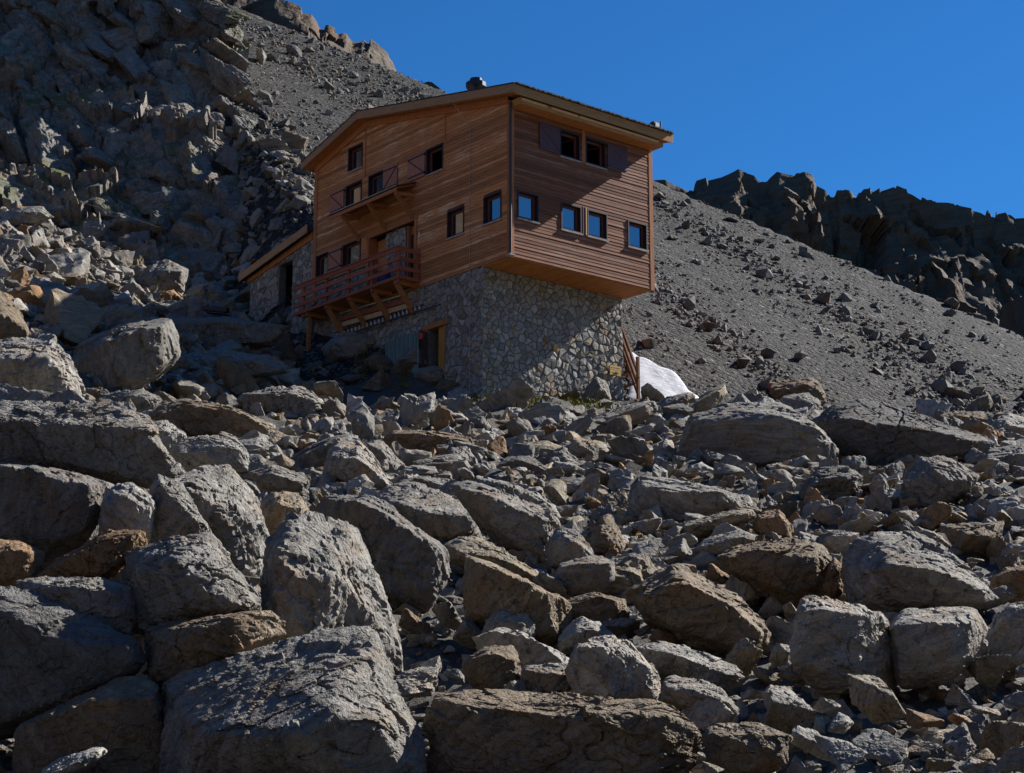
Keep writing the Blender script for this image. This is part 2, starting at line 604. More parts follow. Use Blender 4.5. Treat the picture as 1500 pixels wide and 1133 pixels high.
def hull_planes(pts):
    bm = bmesh.new()
    for p in pts:
        bm.verts.new(p)
    bmesh.ops.convex_hull(bm, input=list(bm.verts))
    bm.normal_update()
    N = np.array([f.normal[:] for f in bm.faces])
    A = np.array([f.verts[0].co[:] for f in bm.faces])
    bm.free()
    return N, A


def rock_verts(pts, sub, seed, chips=14, p=70.0, amp=0.03, rough=1.0):
    """angular rock: convex hull of pts, corners chipped off, broken and weathered surface (star-shaped about its centre)"""
    rng = np.random.RandomState(seed)
    pts = np.asarray(pts, float)
    N, A = hull_planes(pts)
    c = (pts.max(0) + pts.min(0)) / 2 * 0.5 + pts.mean(0) * 0.5
    h = ((A - c) * N).sum(1)
    sgn = np.sign(h); sgn[sgn == 0] = 1
    N = N * sgn[:, None]; h = np.maximum(np.abs(h), 1e-3)
    for k in range(chips):
        n = rng.normal(size=3); n /= np.linalg.norm(n)
        s = ((pts - c) @ n).max()
        N = np.vstack([N, n]); h = np.append(h, s * rng.uniform(0.83, 0.96))
    ext = (pts.max(0) - pts.min(0)) / 2
    R = float(ext.mean())
    dv, f = ico(sub)
    d = dv * (ext / ext.max())
    d /= np.linalg.norm(d, axis=1)[:, None]
    q = np.maximum(0, d @ N.T) / h[None, :]
    g = (q ** p).sum(1) ** (1 / p)
    v = d / g[:, None]
    o = rng.uniform(-50, 50, 3)
    w = v / R
    fo = rng.normal(size=3); fo[2] += 1.5; fo /= np.linalg.norm(fo)
    wf = w + (w @ fo)[:, None] * fo[None, :] * 0.9          # finer across the foliation
    wf = wf + 0.08 * np.stack([vnoise(w * 2.5 + o, 1), vnoise(w * 2.5 + o, 2), vnoise(w * 2.5 + o, 3)], 1)
    dsp = 1.5 * facets(wf * 1.0 + o, seed % 97) + 1.0 * facets(wf * 2.3 + o, seed % 89 + 3)
    if sub >= 5:
        dsp = dsp + 0.55 * facets(wf * 5.2 + o, seed % 83 + 5) + 0.25 * fbm(wf * 7 + o, seed % 79, 3, 0.6)
    if sub >= 6:
        dsp = dsp + 0.30 * facets(wf * 11 + o, seed % 73 + 5)
    if sub >= 7:
        dsp = dsp + 0.16 * facets(wf * 24 + o, seed % 71 + 5)
    cr = vnoise(w * 1.3 + o + 9, 11) + 0.3 * vnoise(w * 5 + o, 12)
    dsp = dsp - 1.6 * np.exp(-(cr / 0.025) ** 2)
    rad = np.linalg.norm(v, axis=1)
    v = v * (1 + np.clip(dsp * amp * rough * R / np.maximum(rad, 0.25 * R), -0.25, 0.25))[:, None]
    return v, f, c


TINT = {'g': (1, 1, 1), 'p': (1.25, 1.25, 1.25), 'b': (0.86, 0.72, 0.56), 'o': (1.05, 0.72, 0.45), 'd': (0.68, 0.69, 0.72), 'y': (1.12, 1.02, 0.84)}


def row_depth(row):
    return 3.78 / max(0.27 - (1122.7 - row) / 2568.0, 0.058)


def ground_hit(px, row):
    YY = np.geomspace(12, 110, 240)
    pp = np.array([P(px, row, q_) for q_ in YY])
    w_ = np.nonzero(ground(pp[:, 0], YY, False) > pp[:, 2])[0]
    return pp[w_[0]] if len(w_) else None


HERO = []      # (reference phrase, polygon, depth)


def col_extent(poly, x):
    ysx = []
    n = len(poly)
    for i in range(n):
        (x0, y0), (x1, y1) = poly[i], poly[(i + 1) % n]
        if (x0 - x) * (x1 - x) <= 0 and x0 != x1:
            ysx.append(y0 + (y1 - y0) * (x - x0) / (x1 - x0))
    return (min(ysx), max(ysx)) if ysx else (poly[0][1], poly[0][1])


def hero(ref, label, poly, D=None, rf=0.4, tint='g', name='boulder', deep=1.0, sub=None, rough=1.0, tilt=0.0, dark=None):
    rng = np.random.RandomState(len(HERO) * 7 + 13)
    xs = [a for a, b in poly]; ysn = [b for a, b in poly]
    x0, x1, y0, y1 = min(xs), max(xs), min(ysn), max(ysn)
    if not (x0 < 390 and y1 > 600 and D is not None and D < 23) and D > 14.5:      # rest on the ground
        hp = ground_hit((x0 + x1) / 2, min(y1 - 0.06 * (y1 - y0), 1120))
        if hp is not None:
            D = hp[1] * (1 + 0.3 * min(x1 - x0, 1.5 * (y1 - y0)) / 2568.0)
    k = D / 2568.0
    w, h = (x1 - x0) * k, (y1 - y0) * k
    s = min(w, 1.5 * h) * deep
    cx0, cy0 = sum(xs) / len(xs), sum(ysn) / len(ysn)
    gr = 1.12 if (x0 < 300 and D < 18 and name == 'rock_block') else 1.05      # the blocks of the outcrop touch along their cracks
    poly = [(cx0 + (a - cx0) * gr, cy0 + (b - cy0) * gr) for a, b in poly]
    pts = []
    for a, b in poly:
        t = (b - y0) / max(1, y1 - y0)
        dd = s * (0.34 * (1 - t) + 0.04 * t) + tilt * s * ((a - x0) / (x1 - x0) - 0.5)
        pts.append(P(a, b, D + dd))
    for fx in (0.12, 0.38, 0.64, 0.88):
        a = x0 + (x1 - x0) * (fx + rng.uniform(-0.06, 0.06))
        t, bb = col_extent(poly, a)
        yy = t + (bb - t) * (rf * 0.72 + rng.uniform(-0.07, 0.09))
        e = 1 - abs(2 * fx - 1) ** 2 * 0.7
        pts.append(P(a, yy, D - s * 0.42 * e + tilt * s * (fx - 0.5)))
        yy = t + (bb - t) * 0.8
        pts.append(P(a, yy, D - s * 0.30 * e + tilt * s * (fx - 0.5)))
    cx, cy = sum(xs) / len(xs), sum(ysn) / len(ysn)
    for a, b in poly[::2]:
        pts.append(P(cx + (a - cx) * 0.62, cy + (b - cy) * 0.62 + (y1 - y0) * 0.22, D + s * 0.85))
    wpx = max(x1 - x0, y1 - y0)
    if sub is None:
        sub = 7 if wpx > 250 else (6 if wpx > 100 else 5)
    v, f, c = rock_verts(pts, sub, len(HERO) * 31 + 7, chips=5 if name in ('rock_block', 'rock_slab') else 8, amp=0.034, rough=rough)
    me = fast_mesh(name, v, f, True, 24)
    o = link(name, me, None, M_ROCK)
    o.location = c
    tc = TINT[tint]
    j = rng.uniform(0.9, 1.1)
    o.color = (tc[0] * j, tc[1] * j, tc[2] * j, 1)
    prop(o, label, 'boulder' if name == 'boulder' else 'rock', 'boulders of the rock field below the hut')
    HERO.append((ref, poly, D))
    return o

# -- left foreground outcrop (nearest to the camera)
hero('left outcrop', 'huge fractured grey outcrop filling the lower left foreground, behind its cracked blocks',
     [(-60, 560), (60, 575), (165, 600), (235, 660), (300, 770), (400, 900), (430, 990), (420, 1160), (-60, 1160)], 18.2, 0.5, 'g', 'rock_outcrop', 0.45)
hero('perched pale boulder', 'pale rounded boulder perched on top of the left outcrop at the frame edge',
     [(-40, 505), (0, 512), (23, 498), (50, 490), (72, 491), (89, 507), (104, 530), (116, 554), (125, 582), (101, 606), (72, 598), (34, 588), (-40, 575)], 19.5, 0.35, 'p')
hero('corner block', 'brown rock at the left edge just above the perched pale boulder',
     [(-50, 430), (0, 420), (22, 445), (42, 487), (45, 500), (0, 520), (-50, 520)], 24, 0.4, 'b')
hero('upper outcrop face', 'broad light-topped face of the left outcrop just under the perched pale boulder',
     [(-40, 590), (60, 592), (110, 605), (160, 600), (205, 615), (232, 655), (252, 695), (215, 705), (150, 700), (60, 690), (-40, 684)], 17.6, 0.35, 'g', 'rock_block', 0.7)
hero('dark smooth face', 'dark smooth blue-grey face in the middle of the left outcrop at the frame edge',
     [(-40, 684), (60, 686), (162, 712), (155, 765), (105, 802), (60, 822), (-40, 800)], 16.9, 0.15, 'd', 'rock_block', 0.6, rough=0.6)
hero('small pale block', 'small pale block wedged in the left outcrop beside the dark smooth face',
     [(158, 718), (190, 710), (226, 733), (215, 790), (185, 796), (146, 778)], 16.6, 0.3, 'p', 'rock_block')
hero('round shoulder block', 'rounded shoulder block at the right edge of the left outcrop, mid height',
     [(214, 735), (232, 700), (262, 712), (284, 745), (303, 777), (285, 790), (240, 804), (206, 800)], 16.9, 0.35, 'g', 'rock_block')
hero('rusty wedge', 'rusty orange wedge-shaped block in the left outcrop above the wide crack',
     [(52, 848), (100, 812), (150, 784), (207, 782), (207, 808), (165, 832), (150, 850), (95, 852)], 16.0, 0.3, 'o', 'rock_block', 0.8)
hero('rusty edge block', 'rusty orange block of the left outcrop at the left frame edge',
     [(-40, 790), (30, 795), (60, 812), (58, 842), (40, 862), (-40, 850)], 16.0, 0.3, 'o', 'rock_block', 0.8)
hero('cracked shoulder', 'big grey sloping block right of the vertical crack in the left outcrop',
     [(190, 818), (250, 787), (308, 783), (345, 850), (378, 890), (340, 905), (260, 920), (197, 918)], 15.6, 0.45, 'g', 'rock_block')
hero('lower cracked block', 'brownish block right of the vertical crack, just above the lit foreground slab',
     [(216, 922), (290, 912), (385, 893), (413, 930), (350, 963), (262, 1010), (228, 1005)], 15.1, 0.15, 'b', 'rock_block')
hero('mottled crack block', 'mottled grey-brown block left of the vertical crack in the left outcrop',
     [(30, 850), (95, 856), (150, 852), (186, 862), (188, 925), (140, 942), (62, 925), (35, 880)], 15.4, 0.2, 'g', 'rock_block', 0.7)
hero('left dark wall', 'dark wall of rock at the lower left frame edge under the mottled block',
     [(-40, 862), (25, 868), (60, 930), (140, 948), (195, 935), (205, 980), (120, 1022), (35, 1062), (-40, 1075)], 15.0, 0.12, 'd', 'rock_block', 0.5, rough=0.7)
hero('bottom left base', 'dark brown base rock in the bottom left corner under the outcrop wall',
     [(20, 1072), (120, 1028), (208, 985), (232, 1040), (255, 1160), (20, 1160)], 14.6, 0.12, 'b', 'rock_block', 0.6, rough=0.7)
hero('sunlit foreground slab', 'large flat-topped sunlit slab at the bottom, left of centre, with dark front',
     [(245, 1003), (290, 975), (345, 955), (500, 922), (546, 926), (562, 962), (600, 1040), (614, 1080), (622, 1170), (240, 1170)], 14.2, 0.75, 'g', 'rock_slab', 0.9, rough=0.65)
hero('bottom sliver', 'narrow pale rock catching sun in the bottom left corner',
     [(55, 1130), (100, 1105), (150, 1092), (160, 1100), (130, 1125), (90, 1150), (50, 1160)], 13.9, 0.5, 'p')
hero('tall mottled block', 'tall mottled block with rough sunlit right side behind the sunlit slab',
     [(385, 870), (392, 800), (430, 752), (455, 757), (500, 770), (522, 776), (537, 812), (557, 870), (580, 925), (596, 1000), (540, 990), (420, 960), (388, 920)], 16.6, 0.5, 'g', 'rock_block', tilt=0.8)
hero('smooth upright block', 'smooth upright grey block leaning on the outcrop, left of the tall mottled one',
     [(250, 702), (300, 688), (345, 685), (376, 720), (390, 790), (388, 832), (370, 857), (335, 842), (298, 775), (270, 742)], 18.4, 0.55, 'g', 'rock_block', tilt=0.7)
hero('knobbly pale rock', 'knobbly pale rock with a rusty spot above the smooth upright block',
     [(250, 660), (262, 645), (290, 638), (340, 640), (367, 668), (369, 688), (300, 694), (255, 692)], 20.5, 0.5, 'p')
hero('little dome', 'small domed pale rock at the upper edge of the left outcrop',
     [(214, 630), (228, 618), (246, 617), (275, 640), (252, 664), (225, 660)], 22, 0.4, 'p')
hero('round brown rock', 'rounded rough rock just above the tall mottled block',
     [(382, 738), (398, 720), (438, 724), (453, 745), (446, 775), (402, 792), (385, 772)], 19.5, 0.45, 'y')
hero('thin tilted slab', 'thin tilted slab above the rounded rough rock, left of the dark hollow',
     [(366, 692), (400, 680), (428, 690), (455, 706), (440, 722), (384, 720)], 22, 0.5, 'g', 'rock_slab')
hero('ridged mid block', 'ridged grey block right of the knobbly pale rock',
     [(345, 648), (380, 640), (405, 652), (420, 678), (400, 684), (366, 682)], 24, 0.45, 'g')
hero('long brown overhang', 'long low brown boulder with a shaded overhang, left of centre under the hut slope',
     [(205, 612), (240, 592), (270, 586), (330, 595), (385, 615), (421, 642), (402, 662), (300, 646), (210, 642)], 29, 0.18, 'b')
hero('split dark boulder', 'split boulder with a dark front below the balcony',
     [(345, 580), (390, 570), (415, 573), (440, 567), (470, 590), (479, 617), (440, 624), (395, 605), (350, 594)], 33, 0.25, 'g')
hero('dark slope rock', 'large dark smooth rock lying in shade left of the hut below the timber beams',
     [(85, 560), (120, 505), (180, 475), (255, 465), (262, 520), (225, 560), (150, 590)], 48, 0.25, 'g', rough=0.7)
hero('long dark bank', 'long dark banded rock bank in shade under the stacked timber beams',
     [(180, 475), (255, 466), (345, 468), (420, 478), (416, 505), (350, 512), (262, 520), (200, 505)], 58, 0.15, 'g', rough=0.6)
# -- centre
hero('pale blocky boulder', 'pale blocky boulder standing out at the centre left above the dark hollow',
     [(474, 698), (483, 660), (497, 645), (527, 647), (545, 668), (564, 700), (584, 726), (561, 732), (531, 716), (487, 707)], 26.5, 0.4, 'p')
hero('dark lean slab', 'dark sloping slab leaning on the left of the pale blocky boulder',
     [(422, 676), (452, 656), (484, 641), (520, 636), (490, 680), (460, 702), (438, 695)], 28, 0.2, 'd', 'rock_slab')
hero('ribbed wedge', 'ribbed grey wedge directly right of the pale blocky boulder',
     [(537, 650), (558, 644), (576, 668), (595, 684), (588, 710), (566, 702)], 27.5, 0.5, 'g')
hero('wide brown slab', 'wide rusty brown slab with its front in shade, right of the ribbed wedge',
     [(556, 648), (581, 632), (615, 630), (662, 636), (685, 641), (697, 666), (676, 678), (601, 676)], 31, 0.12, 'b', 'rock_slab')
hero('flat wedge', 'flat grey wedge lying under the wide brown slab',
     [(600, 678), (635, 669), (668, 665), (693, 688), (658, 703), (618, 700)], 28.5, 0.45, 'g')
hero('sunlit ledge', 'long sunlit ledge sloping down to the right above the dark hollow',
     [(540, 735), (566, 712), (601, 706), (641, 724), (685, 738), (708, 765), (690, 785), (640, 800), (560, 790)], 23, 0.45, 'g', 'rock_slab')
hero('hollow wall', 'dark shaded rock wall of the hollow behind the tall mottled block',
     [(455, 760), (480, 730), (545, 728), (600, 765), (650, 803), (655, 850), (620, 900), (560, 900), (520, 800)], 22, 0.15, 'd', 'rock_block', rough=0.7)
hero('low ridge rock', 'low dark ridge of rock above the sunlit ledge near the centre',
     [(580, 706), (620, 698), (660, 702), (690, 722), (684, 742), (650, 738), (600, 722)], 26, 0.3, 'g')
hero('ribbed big boulder', 'big ribbed boulder with rounded back right in the centre of the rock field',
     [(664, 712), (700, 704), (735, 708), (769, 721), (802, 741), (817, 768), (812, 820), (795, 832), (760, 815), (702, 770)], 24.5, 0.35, 'g')
hero('thin back slab', 'thin bright-edged slab behind the right shoulder of the big ribbed boulder',
     [(760, 716), (790, 724), (815, 742), (828, 768), (820, 775), (803, 742)], 25.5, 0.5, 'p', 'rock_slab')
hero('bright step', 'stepped block with bright top just below the sunlit ledge',
     [(588, 790), (610, 778), (640, 792), (652, 806), (646, 822), (612, 826), (590, 815)], 21.5, 0.45, 'y')
hero('slanting pale slab', 'pale slab slanting down right below the big ribbed boulder',
     [(650, 798), (690, 785), (735, 803), (775, 832), (800, 852), (770, 858), (700, 832), (655, 822)], 21.5, 0.5, 'y', 'rock_slab')
hero('dark diagonal face', 'large dark diagonal rock face with thin lit crest, lower centre',
     [(683, 815), (715, 822), (747, 840), (783, 860), (823, 877), (838, 890), (835, 925), (800, 945), (720, 930), (683, 905)], 19.6, 0.10, 'b', 'rock_block', rough=0.8)
hero('split round rock', 'round split rock below the right end of the big ribbed boulder',
     [(800, 800), (818, 772), (850, 780), (868, 810), (872, 830), (835, 836), (806, 832)], 23.5, 0.35, 'g')
hero('smooth blue block', 'smooth blue-grey block right of the dark diagonal face',
     [(812, 850), (822, 826), (870, 812), (895, 820), (902, 850), (880, 868), (830, 872)], 21.3, 0.25, 'g', rough=0.7)
hero('scooped brown rock', 'brown rock with scooped front between the smooth blue block and the faceted boulder',
     [(788, 900), (820, 880), (865, 870), (915, 880), (920, 910), (880, 930), (815, 928)], 19.3, 0.15, 'b')
hero('spiky grey rock', 'rough spiky grey rock in the lower centre above the brown blocks',
     [(697, 945), (712, 910), (730, 887), (753, 882), (777, 893), (789, 922), (777, 942), (743, 950)], 18.0, 0.45, 'g', rough=1.4)
hero('brown block', 'squat brown block at the lower centre below the spiky grey rock',
     [(671, 978), (710, 950), (750, 946), (764, 973), (760, 1002), (733, 1021), (693, 1012)], 16.8, 0.25, 'b')
hero('low blue brick', 'low brick-shaped blue-grey rock right of the squat brown block',
     [(763, 992), (770, 976), (827, 972), (838, 1006), (817, 1024), (767, 1012)], 16.4, 0.3, 'g')
hero('faceted boulder', 'sharply faceted grey boulder with a bright right edge, bottom centre',
     [(832, 984), (850, 945), (869, 938), (894, 929), (919, 936), (944, 966), (967, 998), (963, 1024), (933, 1034), (891, 1042), (850, 1028)], 15.9, 0.2, 'p', tilt=0.5)
hero('pitted flat rock', 'pitted flat-topped pale rock touching the top of the faceted boulder',
     [(816, 934), (852, 903), (877, 913), (897, 928), (868, 950), (822, 958)], 17.2, 0.5, 'p')
hero('large rusty slab', 'largest tilted slab with bright top edge and shaded rusty front, right of bottom centre',
     [(920, 868), (938, 848), (963, 834), (999, 833), (1035, 850), (1076, 875), (1107, 908), (1136, 930), (1118, 952), (1076, 960), (1021, 953), (950, 915)], 18.6, 0.28, 'b', 'rock_slab')
hero('rough bank', 'rough grey bank of rock in shadow under the largest tilted slab',
     [(925, 950), (966, 940), (1004, 948), (1035, 966), (1076, 975), (1095, 998), (1076, 1012), (1010, 1005), (960, 990)], 17.0, 0.35, 'g')
hero('ribbed low rock', 'low ribbed rock right of the faceted boulder',
     [(964, 1000), (988, 990), (1029, 999), (1065, 1011), (1086, 1045), (1065, 1060), (1018, 1048), (970, 1028)], 15.9, 0.4, 'g')
hero('bottom bank', 'wide dark bank of rock along the bottom edge at the centre',
     [(625, 1020), (690, 1008), (760, 1022), (820, 1030), (883, 1043), (955, 1030), (1007, 1049), (1034, 1072), (1015, 1115), (985, 1165), (630, 1165)], 14.9, 0.22, 'b', 'rock_outcrop', 0.7)
hero('bottom brown rock', 'rounded brown rock at the bottom edge right of the dark bank',
     [(1032, 1078), (1049, 1062), (1104, 1058), (1160, 1080), (1145, 1120), (1080, 1145), (1036, 1120)], 14.4, 0.3, 'b')
hero('pale egg rock', 'pale egg-shaped stone right of the low ribbed rock near the bottom',
     [(1115, 1012), (1128, 1004), (1150, 1006), (1176, 1028), (1182, 1046), (1160, 1052), (1122, 1036)], 15.2, 0.45, 'p')
# -- right
hero('tall pale block', 'tall pale block with bright crumbling right side, lower right',
     [(1158, 955), (1170, 900), (1187, 871), (1212, 874), (1256, 886), (1289, 897), (1298, 911), (1297, 942), (1318, 984), (1306, 1012), (1259, 1013), (1206, 1015), (1163, 980)], 17.0, 0.12, 'p', 'rock_block', tilt=0.6)
hero('smooth cream boulder', 'smooth cream boulder with slanted grain, right of the tall pale block',
     [(1295, 927), (1328, 894), (1389, 893), (1433, 889), (1445, 925), (1422, 970), (1389, 998), (1320, 1010), (1304, 966)], 17.2, 0.3, 'p', rough=0.6)
hero('cream edge block', 'cream block cut by the right frame edge beside the smooth cream boulder',
     [(1448, 960), (1456, 905), (1485, 884), (1520, 876), (1540, 985), (1470, 980)], 17.3, 0.15, 'p', 'rock_block')
hero('layered boulder', 'big layered grey boulder with rusty underside, right side mid height',
     [(1232, 842), (1245, 800), (1290, 780), (1335, 786), (1372, 800), (1420, 835), (1461, 877), (1440, 888), (1380, 897), (1300, 905), (1248, 892)], 20.5, 0.5, 'g')
hero('ribbed brown boulder', 'large brown-sided boulder with ribbed top left of the layered boulder',
     [(1040, 824), (1080, 802), (1130, 792), (1180, 788), (1212, 806), (1226, 835), (1205, 870), (1150, 884), (1092, 852)], 21.6, 0.3, 'b')
hero('orange fin', 'narrow upright orange stone between the ribbed brown boulder and the layered boulder',
     [(1203, 868), (1212, 830), (1222, 816), (1236, 830), (1234, 868), (1220, 878)], 20.0, 0.3, 'o')
hero('rusty edge slab', 'rusty slab at the right frame edge above the cream block',
     [(1450, 850), (1475, 832), (1520, 828), (1530, 870), (1480, 882), (1458, 872)], 19.5, 0.25, 'o')
hero('peaked grey boulder', 'peaked grey boulder standing below the two great boulders at the right',
     [(1322, 720), (1330, 690), (1350, 671), (1382, 670), (1402, 686), (1436, 698), (1419, 720), (1382, 742), (1357, 757), (1333, 747)], 29, 0.4, 'g')
hero('left great boulder', 'great flat-topped boulder with shaded front at the right, the left of two',
     [(993, 645), (1020, 605), (1060, 591), (1130, 591), (1185, 605), (1210, 640), (1224, 662), (1200, 688), (1100, 698), (1030, 692), (998, 668)], 34, 0.28, 'g', 'boulder', 0.9, rough=0.7)
hero('right great boulder', 'great domed boulder with dark hollow front at the right, the right of two',
     [(1190, 618), (1230, 592), (1265, 585), (1320, 600), (1390, 625), (1440, 640), (1468, 658), (1430, 680), (1350, 698), (1260, 698), (1212, 655)], 37, 0.3, 'd', 'boulder', 0.8, rough=0.7)
hero('edge grey boulder', 'grey boulder at the right frame edge just below the domed great boulder',
     [(1436, 680), (1450, 658), (1500, 650), (1530, 660), (1530, 705), (1460, 708)], 33, 0.35, 'g')
hero('flat ridge slab', 'flat brown-edged slab on the crest at far right against the scree',
     [(1368, 616), (1385, 605), (1440, 603), (1452, 622), (1420, 634), (1385, 630)], 46, 0.3, 'b', 'rock_slab')
hero('crest edge rock', 'pale angular rock on the crest at the right frame edge',
     [(1446, 640), (1456, 615), (1480, 605), (1520, 618), (1520, 655), (1470, 656)], 43, 0.4, 'p')
hero('crest dark block', 'dark notched block on the crest, right of the snow patch',
     [(1120, 590), (1124, 562), (1165, 562), (1190, 554), (1200, 562), (1212, 592), (1160, 600)], 47, 0.3, 'b')
hero('crest speckled rock', 'speckled low rock leaning on the dark notched crest block',
     [(1130, 600), (1148, 580), (1185, 576), (1206, 592), (1200, 610), (1150, 612)], 44, 0.45, 'g')
hero('slanted crest slab', 'long slab slanting up to the right beside the snow patch',
     [(983, 614), (1000, 596), (1040, 571), (1060, 563), (1066, 576), (1040, 602), (1004, 618)], 44, 0.35, 'y', 'rock_slab')
hero('short crest slab', 'short slab leaning beside the longer slanting slab below the snow',
     [(953, 606), (972, 584), (1008, 574), (1018, 582), (988, 604), (965, 612)], 45, 0.4, 'g', 'rock_slab')
hero('long hut slab', 'long low slab in front of the hut corner, right of the grass',
     [(838, 632), (880, 608), (930, 590), (960, 588), (958, 608), (900, 630), (850, 640)], 44, 0.35, 'g', 'rock_slab')
hero('pale triangle rock', 'wide pale triangular rock right of the centre with bluish faces',
     [(912, 770), (933, 708), (948, 701), (973, 711), (1010, 713), (1047, 712), (1092, 728), (1094, 743), (1047, 755), (990, 774)], 26.5, 0.25, 'p')
hero('log slab', 'log-shaped narrow tan slab lying below the wide pale triangular rock',
     [(988, 780), (1010, 762), (1072, 748), (1106, 747), (1110, 759), (1072, 769), (1017, 790)], 24.6, 0.4, 'y', 'rock_slab')
hero('rusty cube rock', 'rusty cube-like rock at the right end of the log-shaped slab',
     [(1103, 775), (1112, 752), (1140, 746), (1160, 770), (1158, 790), (1120, 794)], 24.6, 0.35, 'o')
hero('twin grey rock', 'elongated grey rock right below the log-shaped slab',
     [(1012, 808), (1035, 788), (1085, 775), (1116, 786), (1100, 804), (1050, 818)], 23.6, 0.45, 'g')
hero('wedge pair rock', 'pale wedge rock midway between the hut corner and the bottom right',
     [(830, 666), (840, 641), (882, 648), (896, 666), (882, 677), (832, 680)], 33, 0.5, 'y')
hero('tan block', 'tan flat-topped block left of the pale wedge rock',
     [(738, 668), (758, 650), (800, 646), (830, 658), (828, 676), (770, 682)], 32, 0.5, 'y')
hero('black glossy rock', 'dark slanting rock under the tan flat-topped block',
     [(718, 690), (745, 670), (780, 668), (812, 695), (815, 706), (770, 704)], 29, 0.35, 'd')
hero('orange chip', 'small bright orange stone in the shade left of the great flat-topped boulder',
     [(945, 690), (958, 676), (973, 670), (988, 688), (975, 694)], 31, 0.3, 'o')
hero('speckled mound', 'dark speckled rock mound right of the pale triangular rock',
     [(1168, 720), (1200, 688), (1240, 684), (1268, 700), (1262, 725), (1225, 745), (1180, 738)], 27.5, 0.45, 'd', rough=1.5)
# -- near the hut
hero('hut boulder', 'smooth oval boulder in front of the teal corrugated sheet',
     [(532, 528), (541, 518), (556, 516), (575, 527), (590, 545), (570, 552), (548, 548)], 57, 0.3, 'b')
hero('door boulder', 'rounded rock in front of the ochre basement door',
     [(607, 552), (615, 540), (640, 536), (656, 545), (656, 560), (632, 566)], 57.5, 0.4, 'p')
hero('wall foot rock', 'brownish rock below the hut wall left of the grass',
     [(632, 576), (645, 556), (670, 554), (696, 566), (708, 580), (680, 584)], 56, 0.35, 'b')
hero('upper left slab', 'pale slab among rubble at the left edge under the cliff',
     [(-30, 325), (20, 306), (62, 300), (78, 318), (40, 332), (-30, 345)], 84, 0.5, 'p', 'rock_slab')
hero('two tone rock', 'rounded grey rock in the rubble below the cliff at left',
     [(92, 385), (102, 366), (120, 362), (132, 372), (128, 386), (108, 392)], 80, 0.35, 'g')
hero('banded left rock', 'banded pale rock at the left above the dark smooth rock',
     [(95, 470), (108, 445), (125, 440), (138, 458), (130, 472), (112, 478)], 60, 0.5, 'p')
hero('shaded hut slab', 'broad blue-grey slab in shade at the foot of the wall under the balcony',
     [(470, 512), (492, 492), (530, 484), (560, 494), (566, 520), (530, 532), (482, 530)], 60, 0.3, 'p', 'rock_slab')
hero('bank slab', 'broad low slab below the long dark banded bank left of the hut',
     [(215, 548), (262, 520), (330, 514), (392, 522), (420, 545), (330, 562), (230, 566)], 50, 0.35, 'g', 'rock_slab')
hero('left bank block', 'blocky rock between the dark smooth rock and the long brown boulder',
     [(120, 606), (150, 580), (205, 570), (240, 584), (215, 612), (150, 620)], 34, 0.35, 'g')
hero('stepped rubble block', 'stepped block at the left under the cliff rubble',
     [(28, 430), (60, 410), (95, 418), (98, 445), (60, 462), (30, 455)], 66, 0.4, 'g')
hero('cliff foot slab', 'wide grey slab standing out at the foot of the cliff left of the annex',
     [(195, 425), (215, 392), (245, 380), (275, 395), (268, 428), (225, 440)], 84, 0.35, 'g')
hero('annex side rock', 'rough rock mound just left of the annex door',
     [(268, 440), (282, 418), (315, 412), (338, 432), (325, 452), (285, 454)], 84, 0.4, 'g')
hero('wall cairn', 'rough heap-like rock against the sunlit stone wall left of the yellow sign',
     [(848, 594), (860, 566), (874, 552), (888, 560), (898, 592)], 64, 0.4, 'g')

# ---------------------------------------------------------------- scattered rocks
def inside(poly, x, y):
    c = False
    n = len(poly)
    for i in range(n):
        (x0, y0), (x1, y1) = poly[i], poly[(i + 1) % n]
        if (y0 > y) != (y1 > y) and x < (x1 - x0) * (y - y0) / (y1 - y0) + x0:
            c = not c
    return c


def proto_pts(rng, flat):
    n = rng.randint(8, 13)
    q = rng.uniform(-1, 1, (n, 3))
    q = q / np.abs(q).max(1)[:, None] * rng.uniform(0.75, 1.0, (n, 1))
    q *= np.array([1.0, rng.uniform(0.5, 0.9), flat])
    return q


protos = {}
for sub in (4, 5):
    protos[sub] = []
    for k in range(16):
        rng = np.random.RandomState(900 + k)
        flat = [0.34, 0.5, 0.7, 0.85][k % 4]
        v, f, c = rock_verts(proto_pts(rng, flat), sub, 500 + k * 3, chips=3, p=90, amp=0.045)
        me = fast_mesh('boulder', v, f, True, 36)
        me.materials.append(M_ROCK)
        protos[sub].append((me, flat))

